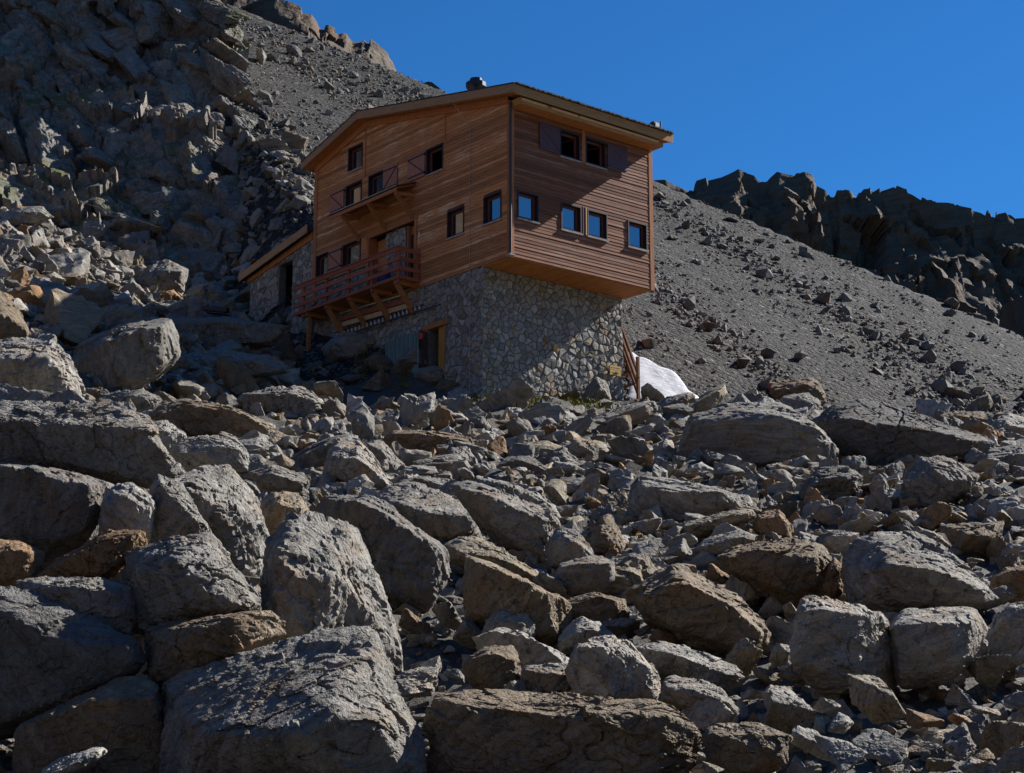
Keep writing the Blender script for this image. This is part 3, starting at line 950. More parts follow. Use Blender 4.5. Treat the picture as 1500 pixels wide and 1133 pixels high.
# blocks that make up the face of the cliff
cb = []
for k in range(12):
    r_ = np.random.RandomState(300 + k)
    q = r_.uniform(-1, 1, (11, 3)); q = q / np.abs(q).max(1)[:, None] * r_.uniform(0.8, 1.0, (11, 1)) * np.array([1, 1, 0.8])
    v_, f_, c_ = rock_verts(q, 6, 640 + k * 5, chips=4, amp=0.05, p=90)
    me = fast_mesh('cliff_block', v_, f_, True, 26); me.materials.append(M_CLIFF)
    cb.append(me)
rng = np.random.RandomState(55)
done = []
tries = 0
while len(done) < 130 and tries < 5000:
    tries += 1
    px = rng.uniform(-90, 470); row = rng.uniform(-40, 395)
    big = tries < 260
    if px > interp([(-170, 250), (0, 318), (60, 345), (120, 342), (160, 368), (220, 415), (300, 452), (395, 445)], [row])[0]: continue
    if big and px > interp([(-170, 210), (0, 270), (60, 290), (160, 310), (300, 390), (395, 400)], [row])[0]: continue
    if row > interp([(-90, 270), (0, 282), (130, 300), (200, 335), (330, 378), (470, 372)], [px])[0]: continue
    wpx = rng.uniform(85, 140) if big else rng.uniform(34, 80)
    if any((px - a) ** 2 + (row - b) ** 2 < ((0.26 if big else 0.17) * (wpx + c)) ** 2 for a, b, c in done): continue
    done.append((px, row, wpx))
    dep = interp([(-170, 118), (0, 111), (130, 107), (260, 99), (340, 94), (440, 91)], [row])[0] - 6.0 * float(sstep(150, -300, np.array(px)))
    p = P(px, row, dep + (0.0 if big else -1.2))
    r = wpx * dep / 2450 / 2
    ax = Vector((0.62 + rng.normal() * 0.14, -0.30 + rng.normal() * 0.12, -0.72 + rng.normal() * 0.14)).normalized()    # the slabs dip down to the right
    nn = Vector((0.45 + rng.normal() * 0.22, -0.62 + rng.normal() * 0.2, 0.62 + rng.normal() * 0.15))
    by = nn.cross(ax).normalized(); nn = ax.cross(by).normalized()
    M3 = Matrix((ax, by, nn)).transposed()
    o = link('cliff_block', cb[rng.randint(12)], cliff)
    o.matrix_world = Matrix.Translation(Vector(p)) @ M3.to_4x4() @ Matrix.Diagonal((r * rng.uniform(1.1, 1.6), r * rng.uniform(0.7, 1.0), r * rng.uniform(0.45, 0.8), 1))

HC = [(sum(a for a, b in q) / len(q), sum(b for a, b in q) / len(q)) for _, q, _ in HERO]
rng = np.random.RandomState(4)
cand = []
HUT_PX = [(455, 100), (985, 100), (960, 420), (912, 590), (700, 575), (640, 540), (560, 545), (360, 460), (365, 390)]
tries = 0
placed = []
while len(placed) < 212 and tries < 9000:
    tries += 1
    px = rng.uniform(-30, 1530)
    u = rng.uniform()
    row = 520 + 620 * u ** 1.15
    if row > 1133: continue
    if px > 900 and row < 590: continue
    if px < 420 and rng.uniform() < 0.35: row = rng.uniform(300, 620); 
    if row < 480 and px > 350: continue
    if any(inside(q, px, row) for _, q, _ in HERO) or inside(HUT_PX, px, row): continue
    # intersect the view ray with the ground
    hit = ground_hit(px, row)
    if hit is None: continue
    spx = float(np.clip(rng.lognormal(math.log(56), 0.40), 26, 125)) * (0.62 + 0.55 * min(1.0, max(0, (row - 450) / 500)))
    r = spx * hit[1] / 2568.0 / 2
    if any((px - a) ** 2 + ((row - b) * 1.5) ** 2 < (0.62 * (spx + s2) / 2) ** 2 for a, b, s2 in placed): continue
    placed.append((px, row, spx))
    cand.append((px, row, spx, hit, r))

COLS = ['g', 'g', 'g', 'p', 'p', 'y', 'b', 'b', 'o', 'd']
CW = {'g': 'grey', 'p': 'pale', 'y': 'tan', 'b': 'brown', 'o': 'rusty', 'd': 'dark'}
labels = set()
for k, (px, row, spx, hit, r) in enumerate(cand):
    sub = 5 if spx > 78 else 4
    me, flat = protos[sub][rng.randint(16)]
    o = link('boulder', me)
    tn = COLS[rng.randint(len(COLS))]
    tc = TINT[tn]; j = rng.uniform(0.85, 1.12)
    o.color = (tc[0] * j, tc[1] * j, tc[2] * j, 1)
    o.scale = (r * rng.uniform(0.95, 1.25), r * rng.uniform(0.9, 1.2), r * rng.uniform(0.8, 1.1))
    o.rotation_euler = (rng.uniform(-0.35, 0.45), rng.uniform(-0.5, 0.5), rng.uniform(0, 6.28))
    o.location = (hit[0], hit[1] + r * 0.25, hit[2] + r * (0.38 if hit[1] > 26 else 0.2))
    ds = sorted((math.hypot(px - a, (row - b) * 1.2), i) for i, (a, b) in enumerate(HC))
    i0, i1, i2 = ds[0][1], ds[1][1], ds[2][1]
    dx, dy = px - HC[i0][0], row - HC[i0][1]
    side = ('right of' if dx > 0 else 'left of') if abs(dx) > abs(dy) * 1.4 else ('below' if dy > 0 else 'above')
    size = 'small' if spx < 38 else ('medium' if spx < 60 else 'large')
    shp = 'flat' if flat < 0.4 else ('low' if flat < 0.6 else ('blocky' if flat < 0.8 else 'chunky'))
    base = '%s %s %s rock %s the %s' % (size, CW[tn], shp, side, HERO[i0][0])
    for lab in (base, base + ', towards the ' + HERO[i1][0], base + ', on the side of the ' + HERO[i2][0],
                '%s %s %s rock between the %s and the %s' % (size, CW[tn], shp, HERO[i0][0], HERO[i2][0]),
                '%s %s %s rock between the %s and the %s' % (size, CW[tn], shp, HERO[i1][0], HERO[i2][0])):
        if lab not in labels and len(lab.split()) <= 16:
            break
    labels.add(lab)
    prop(o, lab, 'boulder', 'boulders of the rock field below the hut')


# ---- loose stones too many to count
def stone_heap(name, label, pos, size, sub, seed, mat, squash=(0.45, 0.95), tint_sd=0.18, up=None):
    rng = np.random.RandomState(seed)
    n = len(pos)
    dv, f = ico(sub)
    K = 24
    shapes = []
    for k in range(K):
        q = proto_pts(rng, rng.uniform(*squash))
        N, A = hull_planes(q)
        h = np.maximum(np.abs((A * N).sum(1)), 0.08)
        g = (np.maximum(0, dv @ N.T) / h[None]).max(1)
        sh = dv / np.maximum(g, 0.4)[:, None]
        if sub >= 2:
            sh = sh * (1 + 0.07 * facets(sh * 2.2 + k, 3) + 0.05 * fbm(sh * 3 + k, 4, 3))[:, None]
        shapes.append(sh)
    shapes = np.array(shapes)
    idx = rng.randint(0, K, n)
    a, b, c = rng.uniform(0, 2 * PI, n), rng.normal(0, 0.35, n), rng.normal(0, 0.35, n)
    ca, sa = np.cos(a), np.sin(a); cb, sb = np.cos(b), np.sin(b); cc, sc = np.cos(c), np.sin(c)
    z0 = np.zeros(n); o1 = np.ones(n)
    Rz = np.stack([ca, -sa, z0, sa, ca, z0, z0, z0, o1], 1).reshape(n, 3, 3)
    Ry = np.stack([cb, z0, sb, z0, o1, z0, -sb, z0, cb], 1).reshape(n, 3, 3)
    Rx = np.stack([o1, z0, z0, z0, cc, -sc, z0, sc, cc], 1).reshape(n, 3, 3)
    R = Rx @ Ry @ Rz
    v = np.einsum('nij,nkj->nki', R, shapes[idx]) * size[:, None, None] + pos[:, None, :]
    nv = dv.shape[0]
    F = (f[None] + (np.arange(n) * nv)[:, None, None]).reshape(-1, 3)
    me = fast_mesh(name, v.reshape(-1, 3), F, False)
    base = np.clip(rng.normal(1.0, tint_sd, n), 0.5, 1.6)
    warm = rng.uniform(0, 1, n)
    pale = (rng.uniform(0, 1, n) > 0.94) * 0.45
    col = np.stack([base + pale + 0.12 * (warm > 0.85), base + pale - 0.06 * (warm > 0.85), base + pale - 0.22 * (warm > 0.85), o1], 1)
    at = me.color_attributes.new('tint', 'FLOAT_COLOR', 'POINT')
    at.data.foreach_set('color', np.repeat(col, nv, 0).astype(np.float32).ravel())
    me.materials.append(mat)
    o = link(name, me)
    prop(o, label, 'stones', kind='stuff')
    return o


def gn_rocks(name, label, pos, size, seed, mat, nshape=16, sub=5):
    """thousands of wedged rocks: a few broken shapes set on points by geometry nodes"""
    rng = np.random.RandomState(seed)
    n = len(pos)
    PV, PF, PID = [], [], []
    b = 0
    for k in range(nshape):
        me0 = protos[sub][k % 16][0]
        nv = len(me0.vertices)
        co = np.zeros(nv * 3, np.float32); me0.vertices.foreach_get('co', co)
        fi = np.zeros(len(me0.loops), np.int32); me0.loops.foreach_get('vertex_index', fi)
        PV.append(co.reshape(-1, 3)); PF.append(fi.reshape(-1, 3) + b); PID.append(np.full(nv, k)); b += nv
    v = np.concatenate(PV + [pos]); f = np.concatenate(PF)
    me = fast_mesh(name, v, f, True, 32)
    nb = b

    def attr(nm, typ, arr, key):
        a = me.attributes.new(nm, typ, 'POINT')
        a.data.foreach_set(key, np.ascontiguousarray(arr).ravel())
    attr('pid', 'INT', np.concatenate([np.concatenate(PID), np.full(n, -1)]).astype(np.int32), 'value')
    attr('idx', 'INT', np.concatenate([np.zeros(nb), rng.randint(0, nshape, n)]).astype(np.int32), 'value')
    rot = np.stack([rng.normal(0, 0.35, n), rng.normal(0, 0.35, n), rng.uniform(0, 6.28, n)], 1)
    attr('rot', 'FLOAT_VECTOR', np.concatenate([np.zeros((nb, 3)), rot]).astype(np.float32), 'vector')
    sc = size[:, None] * rng.uniform(0.8, 1.25, (n, 3))
    attr('siz', 'FLOAT_VECTOR', np.concatenate([np.ones((nb, 3)), sc]).astype(np.float32), 'vector')
    base = np.clip(rng.normal(1.0, 0.2, n), 0.5, 1.6)
    kind = rng.uniform(0, 1, n)
    col = np.stack([base, base, base, np.ones(n)], 1)
    col[kind > 0.80] *= np.array([1.0, 0.86, 0.68, 1])
    col[kind > 0.95] *= np.array([1.1, 0.84, 0.62, 1])
    col[kind < 0.16] *= np.array([1.3, 1.3, 1.32, 1])
    attr('tint', 'FLOAT_COLOR', np.concatenate([np.ones((nb, 4)), col]).astype(np.float32), 'color')
    me.materials.append(mat)
    o = link(name, me)
    ng = bpy.data.node_groups.new(name, 'GeometryNodeTree')
    ng.interface.new_socket('Geometry', in_out='INPUT', socket_type='NodeSocketGeometry')
    ng.interface.new_socket('Geometry', in_out='OUTPUT', socket_type='NodeSocketGeometry')
    N = ng.nodes.new
    gi, go = N('NodeGroupInput'), N('NodeGroupOutput')

    def named(nm, dt):
        q = N('GeometryNodeInputNamedAttribute'); q.data_type = dt; q.inputs['Name'].default_value = nm
        return q.outputs['Attribute']
    cmp_ = N('FunctionNodeCompare'); cmp_.data_type = 'INT'; cmp_.operation = 'LESS_THAN'
    ins = [q for q in cmp_.inputs if q.type == 'INT']
    ng.links.new(named('pid', 'INT'), ins[0]); ins[1].default_value = 0
    sep = N('GeometryNodeSeparateGeometry'); sep.domain = 'POINT'
    ng.links.new(gi.outputs[0], sep.inputs['Geometry']); ng.links.new(cmp_.outputs[0], sep.inputs['Selection'])
    m2p = N('GeometryNodeMeshToPoints'); ng.links.new(sep.outputs['Selection'], m2p.inputs['Mesh'])
    spl = N('GeometryNodeSplitToInstances'); spl.domain = 'POINT'
    ng.links.new(sep.outputs['Inverted'], spl.inputs['Geometry']); ng.links.new(named('pid', 'INT'), spl.inputs['Group ID'])
    iop = N('GeometryNodeInstanceOnPoints')
    ng.links.new(m2p.outputs[0], iop.inputs['Points']); ng.links.new(spl.outputs['Instances'], iop.inputs['Instance'])
    iop.inputs['Pick Instance'].default_value = True
    ng.links.new(named('idx', 'INT'), iop.inputs['Instance Index'])
    er = N('FunctionNodeEulerToRotation'); ng.links.new(named('rot', 'FLOAT_VECTOR'), er.inputs[0])
    ng.links.new(er.outputs[0], iop.inputs['Rotation']); ng.links.new(named('siz', 'FLOAT_VECTOR'), iop.inputs['Scale'])
    ng.links.new(iop.outputs[0], go.inputs[0])
    md = o.modifiers.new('rocks', 'NODES'); md.node_group = ng
    return prop(o, label, 'stones', kind='stuff')


def fan_points(rng, n, r0, r1, p0, p1, w0, sd, wmin, wmax):
    """positions on the slope spread evenly over the picture, with sizes measured in picture pixels"""
    row = rng.uniform(r0, r1, n); px = rng.uniform(p0, p1, n)
    e = np.tan(PITCH + np.arctan((566.5 - row) / FPX))
    Y = np.clip(3.78 / np.maximum(0.27 - e, 0.047), 12, 80)
    Xr = (px - 750) / 2480 * Y
    w = np.clip(rng.lognormal(math.log(w0), sd, n), wmin, wmax)
    return px, Xr, Y, w * Y / 2568 / 2


rng = np.random.RandomState(77)
px, Xr, Y, sz = fan_points(rng, 5200, 575, 1150, -60, 1560, 22, 0.5, 9, 62)
Z = ground(Xr, Y)
keep = ~((Y > 61) & (px > 470) & (px < 925)) & ~((Y > 55) & (px > 690) & (px < 890))
gn_rocks('rubble', 'broken rocks wedged tightly between the boulders below the hut', np.stack([Xr, Y, Z + sz * 0.25], 1)[keep], sz[keep], 5, M_RUB)
px, Xr, Y, sz = fan_points(rng, 5600, 580, 850, -60, 1560, 22, 0.5, 9, 64)
Z = ground(Xr, Y)
keep = ~((Y > 61) & (px > 470) & (px < 925)) & ~((Y > 55) & (px > 690) & (px < 890))
gn_rocks('rubble', 'smaller broken rocks packed over the upper rock field below the hut', np.stack([Xr, Y, Z + sz * 0.3], 1)[keep], sz[keep], 9, M_RUB, 16, 4)
n = 2300
Y = rng.uniform(60, 100, n); px = rng.uniform(-60, 440, n)
Xr = (px - 750) / 2440 * Y
Z = ground(Xr, Y)
sz = np.clip(rng.lognormal(math.log(0.30), 0.55, n), 0.10, 1.3)
gn_rocks('rubble', 'stony rubble slope under the cliff left of the hut', np.stack([Xr, Y, Z + sz * 0.2], 1), sz, 6, M_RUB, 12, 4)
# scree
n = 42000
Y = 72 + 72 * rng.uniform(0, 1, n)
px = rng.uniform(300, 1620, n)
Xr = (px - 750) / 2568 * Y
# streaks running down the fall line: stones gather in bands across the slope
s_ = (Xr * 0.56 + Y * 0.30) / 0.635
band = fbm(np.stack([s_ * 0.28, (Y * 0.56 - Xr * 0.3) * 0.03, s_ * 0], 1), 61, 4, 0.6)
keep = rng.uniform(0, 1, n) < np.clip(0.55 + 1.3 * band, 0.12, 1)
Xr, Y = Xr[keep], Y[keep]; band = band[keep]
n = len(Y)
Z = ground(Xr, Y)
sz = np.clip(rng.lognormal(math.log(0.105), 0.5, n) * (1 + 0.9 * np.clip(band, -0.6, 1)), 0.04, 0.5)
big = rng.uniform(0, 1, n) > 0.988
sz = np.where(big, rng.uniform(0.35, 0.9, n), sz)
stone_heap('scree_stones', 'countless loose stones of the grey scree slope', np.stack([Xr, Y, Z + sz * 0.12], 1), sz, 1, 8, M_SSTONE)


# larger single blocks lying on the scree
def scree_hit(px, row):
    d = P(px, row, 1.0)
    Y = SC_ / (d[2] - SA * d[0] - SB)
    p = P(px, row, Y)
    p[2] = ground([p[0]], [p[1]], False)[0]
    return p


SCR = [(430, 82, 34, 'd', 'large dark block with bright end high on the scree at upper left'), (382, 90, 36, 'g', 'flat grey slab high on the scree next to the cliff'),
       (427, 53, 16, 'b', 'upright brown stone near the scree crest at upper left'), (395, 25, 12, 'p', 'thin pale standing stone at the top of the scree'),
       (515, 112, 22, 'g', 'grey block on the scree left of the hut roof, the upper one'), (538, 120, 22, 'p', 'pale block on the scree left of the hut roof, the lower one'),
       (472, 76, 14, 'd', 'dark angular stone on the scree below the skyline buttress'), (480, 168, 18, 'p', 'light stone on the scree above the left eave of the hut'),
       (974, 298, 18, 'd', 'dark block on the scree just right of the hut wall'), (984, 345, 26, 'd', 'dark low boulder on the scree right of the lower hut windows'),
       (1072, 323, 22, 'd', 'dark boulder in the middle of the upper scree right of the hut'), (1112, 352, 20, 'p', 'pale angular block on the upper scree'),
       (1133, 332, 16, 'p', 'bright stone near the scree crest under the jagged ridge'), (1144, 396, 18, 'd', 'dark flat stone in the middle of the scree'),
       (1137, 376, 16, 'p', 'bright flat stone in the middle of the scree'), (1060, 343, 14, 'p', 'light stone left of the pale angular block on the scree'),
       (1025, 385, 14, 'p', 'bright split stone on the scree nearest the lower hut corner'), (1388, 484, 18, 'd', 'dark boulder low on the scree at far right'),
       (1200, 431, 10, 'p', 'tiny bright stone at the centre of the scree'), (1286, 452, 18, 'p', 'pale pair-like stone on the right part of the scree'),
       (998, 480, 14, 'g', 'grey stone on the scree right of the stone wall'), (1420, 458, 12, 'd', 'small dark stone under the scree crest at far right'),
       (1036, 352, 20, 'g', 'grey block on the scree between dark boulder and hut'), (1275, 505, 12, 'p', 'bright stone low on the scree at the right')]
rng = np.random.RandomState(12)
for px, row, w, tn, lab in SCR:
    h_ = scree_hit(px, row)
    me, flat = protos[4][rng.randint(16)]
    o = link('scree_block', me)
    r = w * h_[1] / 2568 / 2
    o.scale = (r * 1.1, r, r * 1.0)
    o.rotation_euler = (rng.uniform(-0.3, 0.3), rng.uniform(-0.2, 0.4), rng.uniform(0, 6.28))
    o.location = (h_[0], h_[1], h_[2] + r * 0.2)
    o.color = (*TINT[tn], 1)
    prop(o, lab, 'rock', 'blocks lying on the scree')

# ---------------------------------------------------------------- the hut
CORNER = P(748, 375, 66.0)
YAW = math.radians(90 - 50.565)
hut = link('mountain_hut', None)
hut.location = CORNER
hut.rotation_euler = (0, 0, YAW)
prop(hut, 'timber clad mountain hut on a stone base with balcony and gabled roof', 'hut')

# local frame of the hut: x runs along the right wall, y along the left (gable) wall, z = 0 at the foot of the timber
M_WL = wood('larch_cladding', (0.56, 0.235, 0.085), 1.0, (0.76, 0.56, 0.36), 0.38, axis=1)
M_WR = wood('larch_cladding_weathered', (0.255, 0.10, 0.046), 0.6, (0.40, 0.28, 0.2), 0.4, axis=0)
M_TRIM = wood('larch_trim', (0.46, 0.18, 0.07), 0.15, axis=2, rnd=0.15)
M_FASC = wood('fascia_boards', (0.46, 0.245, 0.085), 0.4, (0.38, 0.34, 0.28), 0.6, axis=0, rnd=0.15)
M_BARGE = wood('barge_boards', (0.42, 0.24, 0.12), 0.75, (0.46, 0.40, 0.34), 0.6, axis=1, rnd=0.2)
M_SOFF = wood('soffit_boards', (0.50, 0.19, 0.055), 0.05, axis=1, rnd=0.15)
M_RED = wood('red_stained_rails', (0.37, 0.115, 0.07), 0.1, (0.4, 0.2, 0.15), 0.7, axis=1, rnd=0.12)
M_BEAM = wood('bracket_beams', (0.44, 0.19, 0.07), 0.1, axis=0, rnd=0.15)
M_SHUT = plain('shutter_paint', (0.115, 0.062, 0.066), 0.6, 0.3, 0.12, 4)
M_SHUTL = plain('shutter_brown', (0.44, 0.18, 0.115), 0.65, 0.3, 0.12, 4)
M_CASE = plain('window_casing', (0.040, 0.024, 0.028), 0.5, 0.3, 0.2, 8)
M_SASH = plain('window_sash', (0.16, 0.055, 0.035), 0.5, 0.35, 0.15, 8)
M_SILL = plain('bleached_sill', (0.38, 0.35, 0.31), 0.8, 0.2, 0.3, 5)
M_PIPE = plain('zinc_pipe', (0.075, 0.062, 0.055), 0.6, 0.4, 0.25, 3, 0.2)
M_IRON = plain('dark_iron', (0.035, 0.037, 0.045), 0.5, 0.5, 0.2, 9, 0.5)
M_SLATE = plain('roof_slate', (0.055, 0.055, 0.06), 0.8, 0.3, 0.35, 3)
M_MORTAR = plain('mortar', (0.16, 0.15, 0.13), 0.95, 0.1, 0.35, 9, bump=0.02)
M_DOOR = plain('ochre_paint', (0.46, 0.21, 0.03), 0.5, 0.35, 0.15, 3)
M_DARKIN = plain('interior_plaster', (0.10, 0.085, 0.07), 0.9, 0.1, 0.2, 3)
M_TEAL = plain('teal_sheet', (0.11, 0.18, 0.165), 0.45, 0.5, 0.3, 2, 0.2)
M_YEL = plain('sign_yellow', (0.62, 0.36, 0.06), 0.5, 0.4, 0.08, 5)
M_BLK = plain('black_paint', (0.012, 0.012, 0.012), 0.5, 0.3, 0.1, 5)
M_CREAM = plain('bare_timber_and_lit_edge', (0.62, 0.42, 0.22), 0.7, 0.2, 0.15, 4)
M_WHITE = plain('white_enamel', (0.75, 0.75, 0.74), 0.4, 0.4, 0.06, 4)
M_BLUE = plain('blue_plastic', (0.02, 0.05, 0.16), 0.4, 0.5, 0.15, 4)
M_STAIR = plain('weathered_stair', (0.20, 0.095, 0.05), 0.8, 0.2, 0.3, 6)
M_SUN_SLIT = plain('painted_sun_slit', (0.85, 0.66, 0.42), 0.7, 0.2, 0.08, 4)  # sunlight of the eave slit, put into the colour
M_REDP = plain('red_plastic', (0.45, 0.03, 0.02), 0.4, 0.5, 0.15, 4)

tg = NT('window_glass', 0.03, 1.0)
tg.b.inputs['Base Color'].default_value = (0.012, 0.014, 0.018, 1)
tg.b.inputs['IOR'].default_value = 2.3
M_GLASS = tg.m


def stone_mat():
    t = NT('wall_stone', 0.9, 0.2)
    tc = t.n('ShaderNodeTexCoord'); oi = t.n('ShaderNodeObjectInfo')
    a = t.n('ShaderNodeVertexColor', layer_name='tint')
    f = t.noise(tc.outputs['Object'], 5.0, 8, 0.7)
    c = t.ramp(f, [(0.25, grey(0.16)), (0.5, grey(0.29)), (0.75, grey(0.42))])
    c = t.mix(1.0, c, a.outputs['Color'], 'MULTIPLY')
    t.l(c, t.b.inputs['Base Color'])
    t.l(t.bump(f, 0.8, 0.05), t.b.inputs['Normal'])
    return t.m


M_STONE = stone_mat()


class MB:
    def __init__(s):
        s.v = []; s.f = []

    def hexa(s, p):
        """eight corners: bottom ring 0-3, top ring 4-7"""
        b = len(s.v)
        s.v += [tuple(map(float, q)) for q in p]
        s.f += [[b + i for i in q] for q in ((0, 3, 2, 1), (4, 5, 6, 7), (0, 1, 5, 4), (1, 2, 6, 5), (2, 3, 7, 6), (3, 0, 4, 7))]
        return s

    def box(s, x0, x1, y0, y1, z0, z1):
        x0, x1 = sorted((x0, x1)); y0, y1 = sorted((y0, y1)); z0, z1 = sorted((z0, z1))
        return s.hexa([(x0, y0, z0), (x1, y0, z0), (x1, y1, z0), (x0, y1, z0), (x0, y0, z1), (x1, y0, z1), (x1, y1, z1), (x0, y1, z1)])

    def beam(s, a, b, w, h, up=(0, 0, 1)):
        a = Vector(a); b = Vector(b)
        d = (b - a).normalized()
        u = Vector(up)
        sx = d.cross(u)
        if sx.length < 1e-4:
            sx = d.cross(Vector((1, 0, 0)))
        sx.normalize(); uu = sx.cross(d).normalized()
        sx *= w / 2; uu *= h / 2
        return s.hexa([a - sx - uu, a + sx - uu, a + sx + uu, a - sx + uu, b - sx - uu, b + sx - uu, b + sx + uu, b - sx + uu])

    def tube(s, pts, r, n=10):
        pts = [Vector(p) for p in pts]
        b0 = len(s.v)
        for i, p in enumerate(pts):
            d = (pts[min(i + 1, len(pts) - 1)] - pts[max(i - 1, 0)]).normalized()
            a = d.cross(Vector((0, 0, 1)))
            if a.length < 1e-3: a = Vector((1, 0, 0))
            a.normalize(); c = d.cross(a)
            for k in range(n):
                t = 2 * PI * k / n
                s.v.append(tuple(p + a * r * math.cos(t) + c * r * math.sin(t)))
        for i in range(len(pts) - 1):
            for k in range(n):
                q = b0 + i * n
                s.f.append([q + k, q + (k + 1) % n, q + n + (k + 1) % n, q + n + k])
        s.f.append([b0 + k for k in range(n)][::-1])
        s.f.append([b0 + (len(pts) - 1) * n + k for k in range(n)])
        return s

    def mesh(s, name, bevel=0.0):
        me = bpy.data.meshes.new(name)
        me.from_pydata(s.v, [], s.f)
        bm = bmesh.new(); bm.from_mesh(me)
        if bevel:
            bmesh.ops.bevel(bm, geom=list(bm.edges), offset=bevel, segments=1, affect='EDGES', clamp_overlap=True)
        bmesh.ops.recalc_face_normals(bm, faces=bm.faces)
        bm.to_mesh(me); bm.free()
        return me

    def build(s, name, mat, parent=None, bevel=0.0):
        return link(name, s.mesh(name, bevel), parent, mat)


def fm(face):
    """facade frame: a along the wall, o outwards, z up"""
    return (lambda a, o, z: (a, -o, z)) if face == 'R' else (lambda a, o, z: (-o, a, z))


def fbox(mb, face, a0, a1, o0, o1, z0, z1):
    g = fm(face)
    p, q = g(a0, o0, z0), g(a1, o1, z1)
    return mb.box(p[0], q[0], p[1], q[1], p[2], q[2])


LEN_R, LEN_L = 7.95, 14.5


def roof_l(v):     # underside of the roof along the gable wall
    return np.minimum(8.86 - 0.198 * (10.3 - v), 8.86 - 0.24 * (v - 10.3))


WIN_R = [(0.33, 1.45, 1.68, 2.85), (2.68, 3.80, 1.68, 2.85), (4.14, 5.27, 1.68, 2.85), (6.47, 7.60, 1.68, 2.85), (2.64, 3.76, 4.86, 6.03), (4.08, 5.22, 4.86, 6.03)]
WIN_L = [(0.56, 1.72, 1.72, 2.90), (3.03, 4.19, 1.72, 2.90), (4.53, 5.73, 4.95, 6.11), (8.95, 10.12, 4.98, 6.11), (10.67, 11.95, 4.98, 6.11), (10.65, 11.81, 6.76, 7.90), (10.65, 12.1, 2.2, 3.32), (13.25, 14.33, 2.2, 3.32)]
LOGGIA = (6.5, 10.1, 0.25, 3.15)
HOLES_L = WIN_L + [LOGGIA]


def wall_cells(holes, length, top, base):
    """the wall minus its openings as (a0,a1,z0,ztop at a0, ztop at a1)"""
    br = sorted(set([0, length, 10.3] + [h[0] for h in holes] + [h[1] for h in holes]) if length > 10 else set([0, length] + [h[0] for h in holes] + [h[1] for h in holes]))
    out = []
    for a0, a1 in zip(br[:-1], br[1:]):
        m = (a0 + a1) / 2
        hs = sorted([(h[2], h[3]) for h in holes if h[0] < m < h[1]])
        z = base(m)
        for h0, h1 in hs:
            if h0 > z: out.append((a0, a1, z, h0, h0))
            z = max(z, h1)
        out.append((a0, a1, z, top(a0), top(a1)))
    return out


def base_l(v):
    return 0.0 if v < 10.1 else 1.9


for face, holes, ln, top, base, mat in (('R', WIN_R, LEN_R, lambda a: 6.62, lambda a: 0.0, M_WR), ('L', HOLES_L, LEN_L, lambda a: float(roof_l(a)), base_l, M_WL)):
    g = fm(face)
    mb = MB()
    for a0, a1, z0, t0, t1 in wall_cells(holes, ln, top, base):
        if face == 'L': a0 = max(a0, 0.25)
        if a1 <= a0: continue
        mb.hexa([g(a0, -0.24, z0), g(a1, -0.24, z0), g(a1, 0, z0), g(a0, 0, z0), g(a0, -0.24, t0), g(a1, -0.24, t1), g(a1, 0, t1), g(a0, 0, t0)])
    wall = mb.build('timber_wall', M_DARKIN, hut)
    prop(wall, 'weathered reddish board wall facing right' if face == 'R' else 'orange larch board gable wall in shade')
    # boards, one by one
    rng = random.Random(3 if face == 'R' else 4)
    pitch = 0.142 if face == 'R' else 0.15
    z = 0.0
    zmax = 6.5 if face == 'R' else 8.9
    while z < zmax:
        zm = z + pitch / 2
        lo, hi = (0.14, 7.78) if face == 'R' else (0.16, 14.34)
        if face == 'L':
            if zm > 6.78: lo = max(lo, 10.3 - (8.86 - (z + pitch)) / 0.198 + 0.02)
            if zm > 7.8: hi = min(hi, 10.3 + (8.86 - (z + pitch)) / 0.24)
            if zm < 1.9: hi = min(hi, 10.1)
        segs = [(lo, hi)]
        for h in holes:
            if h[2] - 0.03 < zm < h[3] + 0.03:
                ns = []
                for s0, s1 in segs:
                    if h[1] <= s0 or h[0] >= s1: ns.append((s0, s1))
                    else:
                        if h[0] - s0 > 0.05: ns.append((s0, h[0]))
                        if s1 - h[1] > 0.05: ns.append((h[1], s1))
                segs = ns
        for s0, s1 in segs:
            if s1 - s0 < 0.05: continue
            jt, jb = rng.uniform(0.012, 0.018), rng.uniform(0.020, 0.031)
            mb = MB()
            z1 = z + pitch - 0.006
            mb.hexa([g(s0, 0.003, z), g(s1, 0.003, z), g(s1, jb, z), g(s0, jb, z), g(s0, 0.003, z1), g(s1, 0.003, z1), g(s1, jt, z1), g(s0, jt, z1)])
            mb.build('board', mat, wall)
        z += pitch

# walls that face away, floors, inner core
mb = MB()
for v0, v1 in ((0.25, 10.3), (10.3, 14.5)):
    t0, t1 = float(roof_l(v0)), float(roof_l(v1))
    mb.hexa([(7.70, v0, 0), (7.95, v0, 0), (7.95, v1, 0), (7.70, v1, 0), (7.70, v0, t0), (7.95, v0, t0), (7.95, v1, t1), (7.70, v1, t1)])
mb.box(0.25, 7.70, 14.25, 14.5, -3, 7.85)
mb.build('back_wall', M_WR, hut)
mb = MB()
mb.box(0.3, 7.65, 0.3, 14.2, 0.02, 0.10); mb.box(0.3, 7.65, 0.3, 14.2, 3.3, 3.5)
mb.box(3.2, 3.3, 2.0, 14.2, 0.12, 3.28); mb.box(3.2, 3.3, 2.0, 14.2, 3.52, 6.5)
mb.build('inner_floors', M_DARKIN, hut)

# underside of the jettied upper storeys
sf = MB().box(0.02, 7.93, 0.02, 1.9, -0.03, 0.0).build('soffit', M_SOFF, hut)
for k in range(46):
    u0 = 0.03 + k * 7.88 / 46
    MB().box(u0, u0 + 7.88 / 46 - 0.014, 0.03, 1.78, -0.052, -0.032).build('soffit_board', M_SOFF, sf)

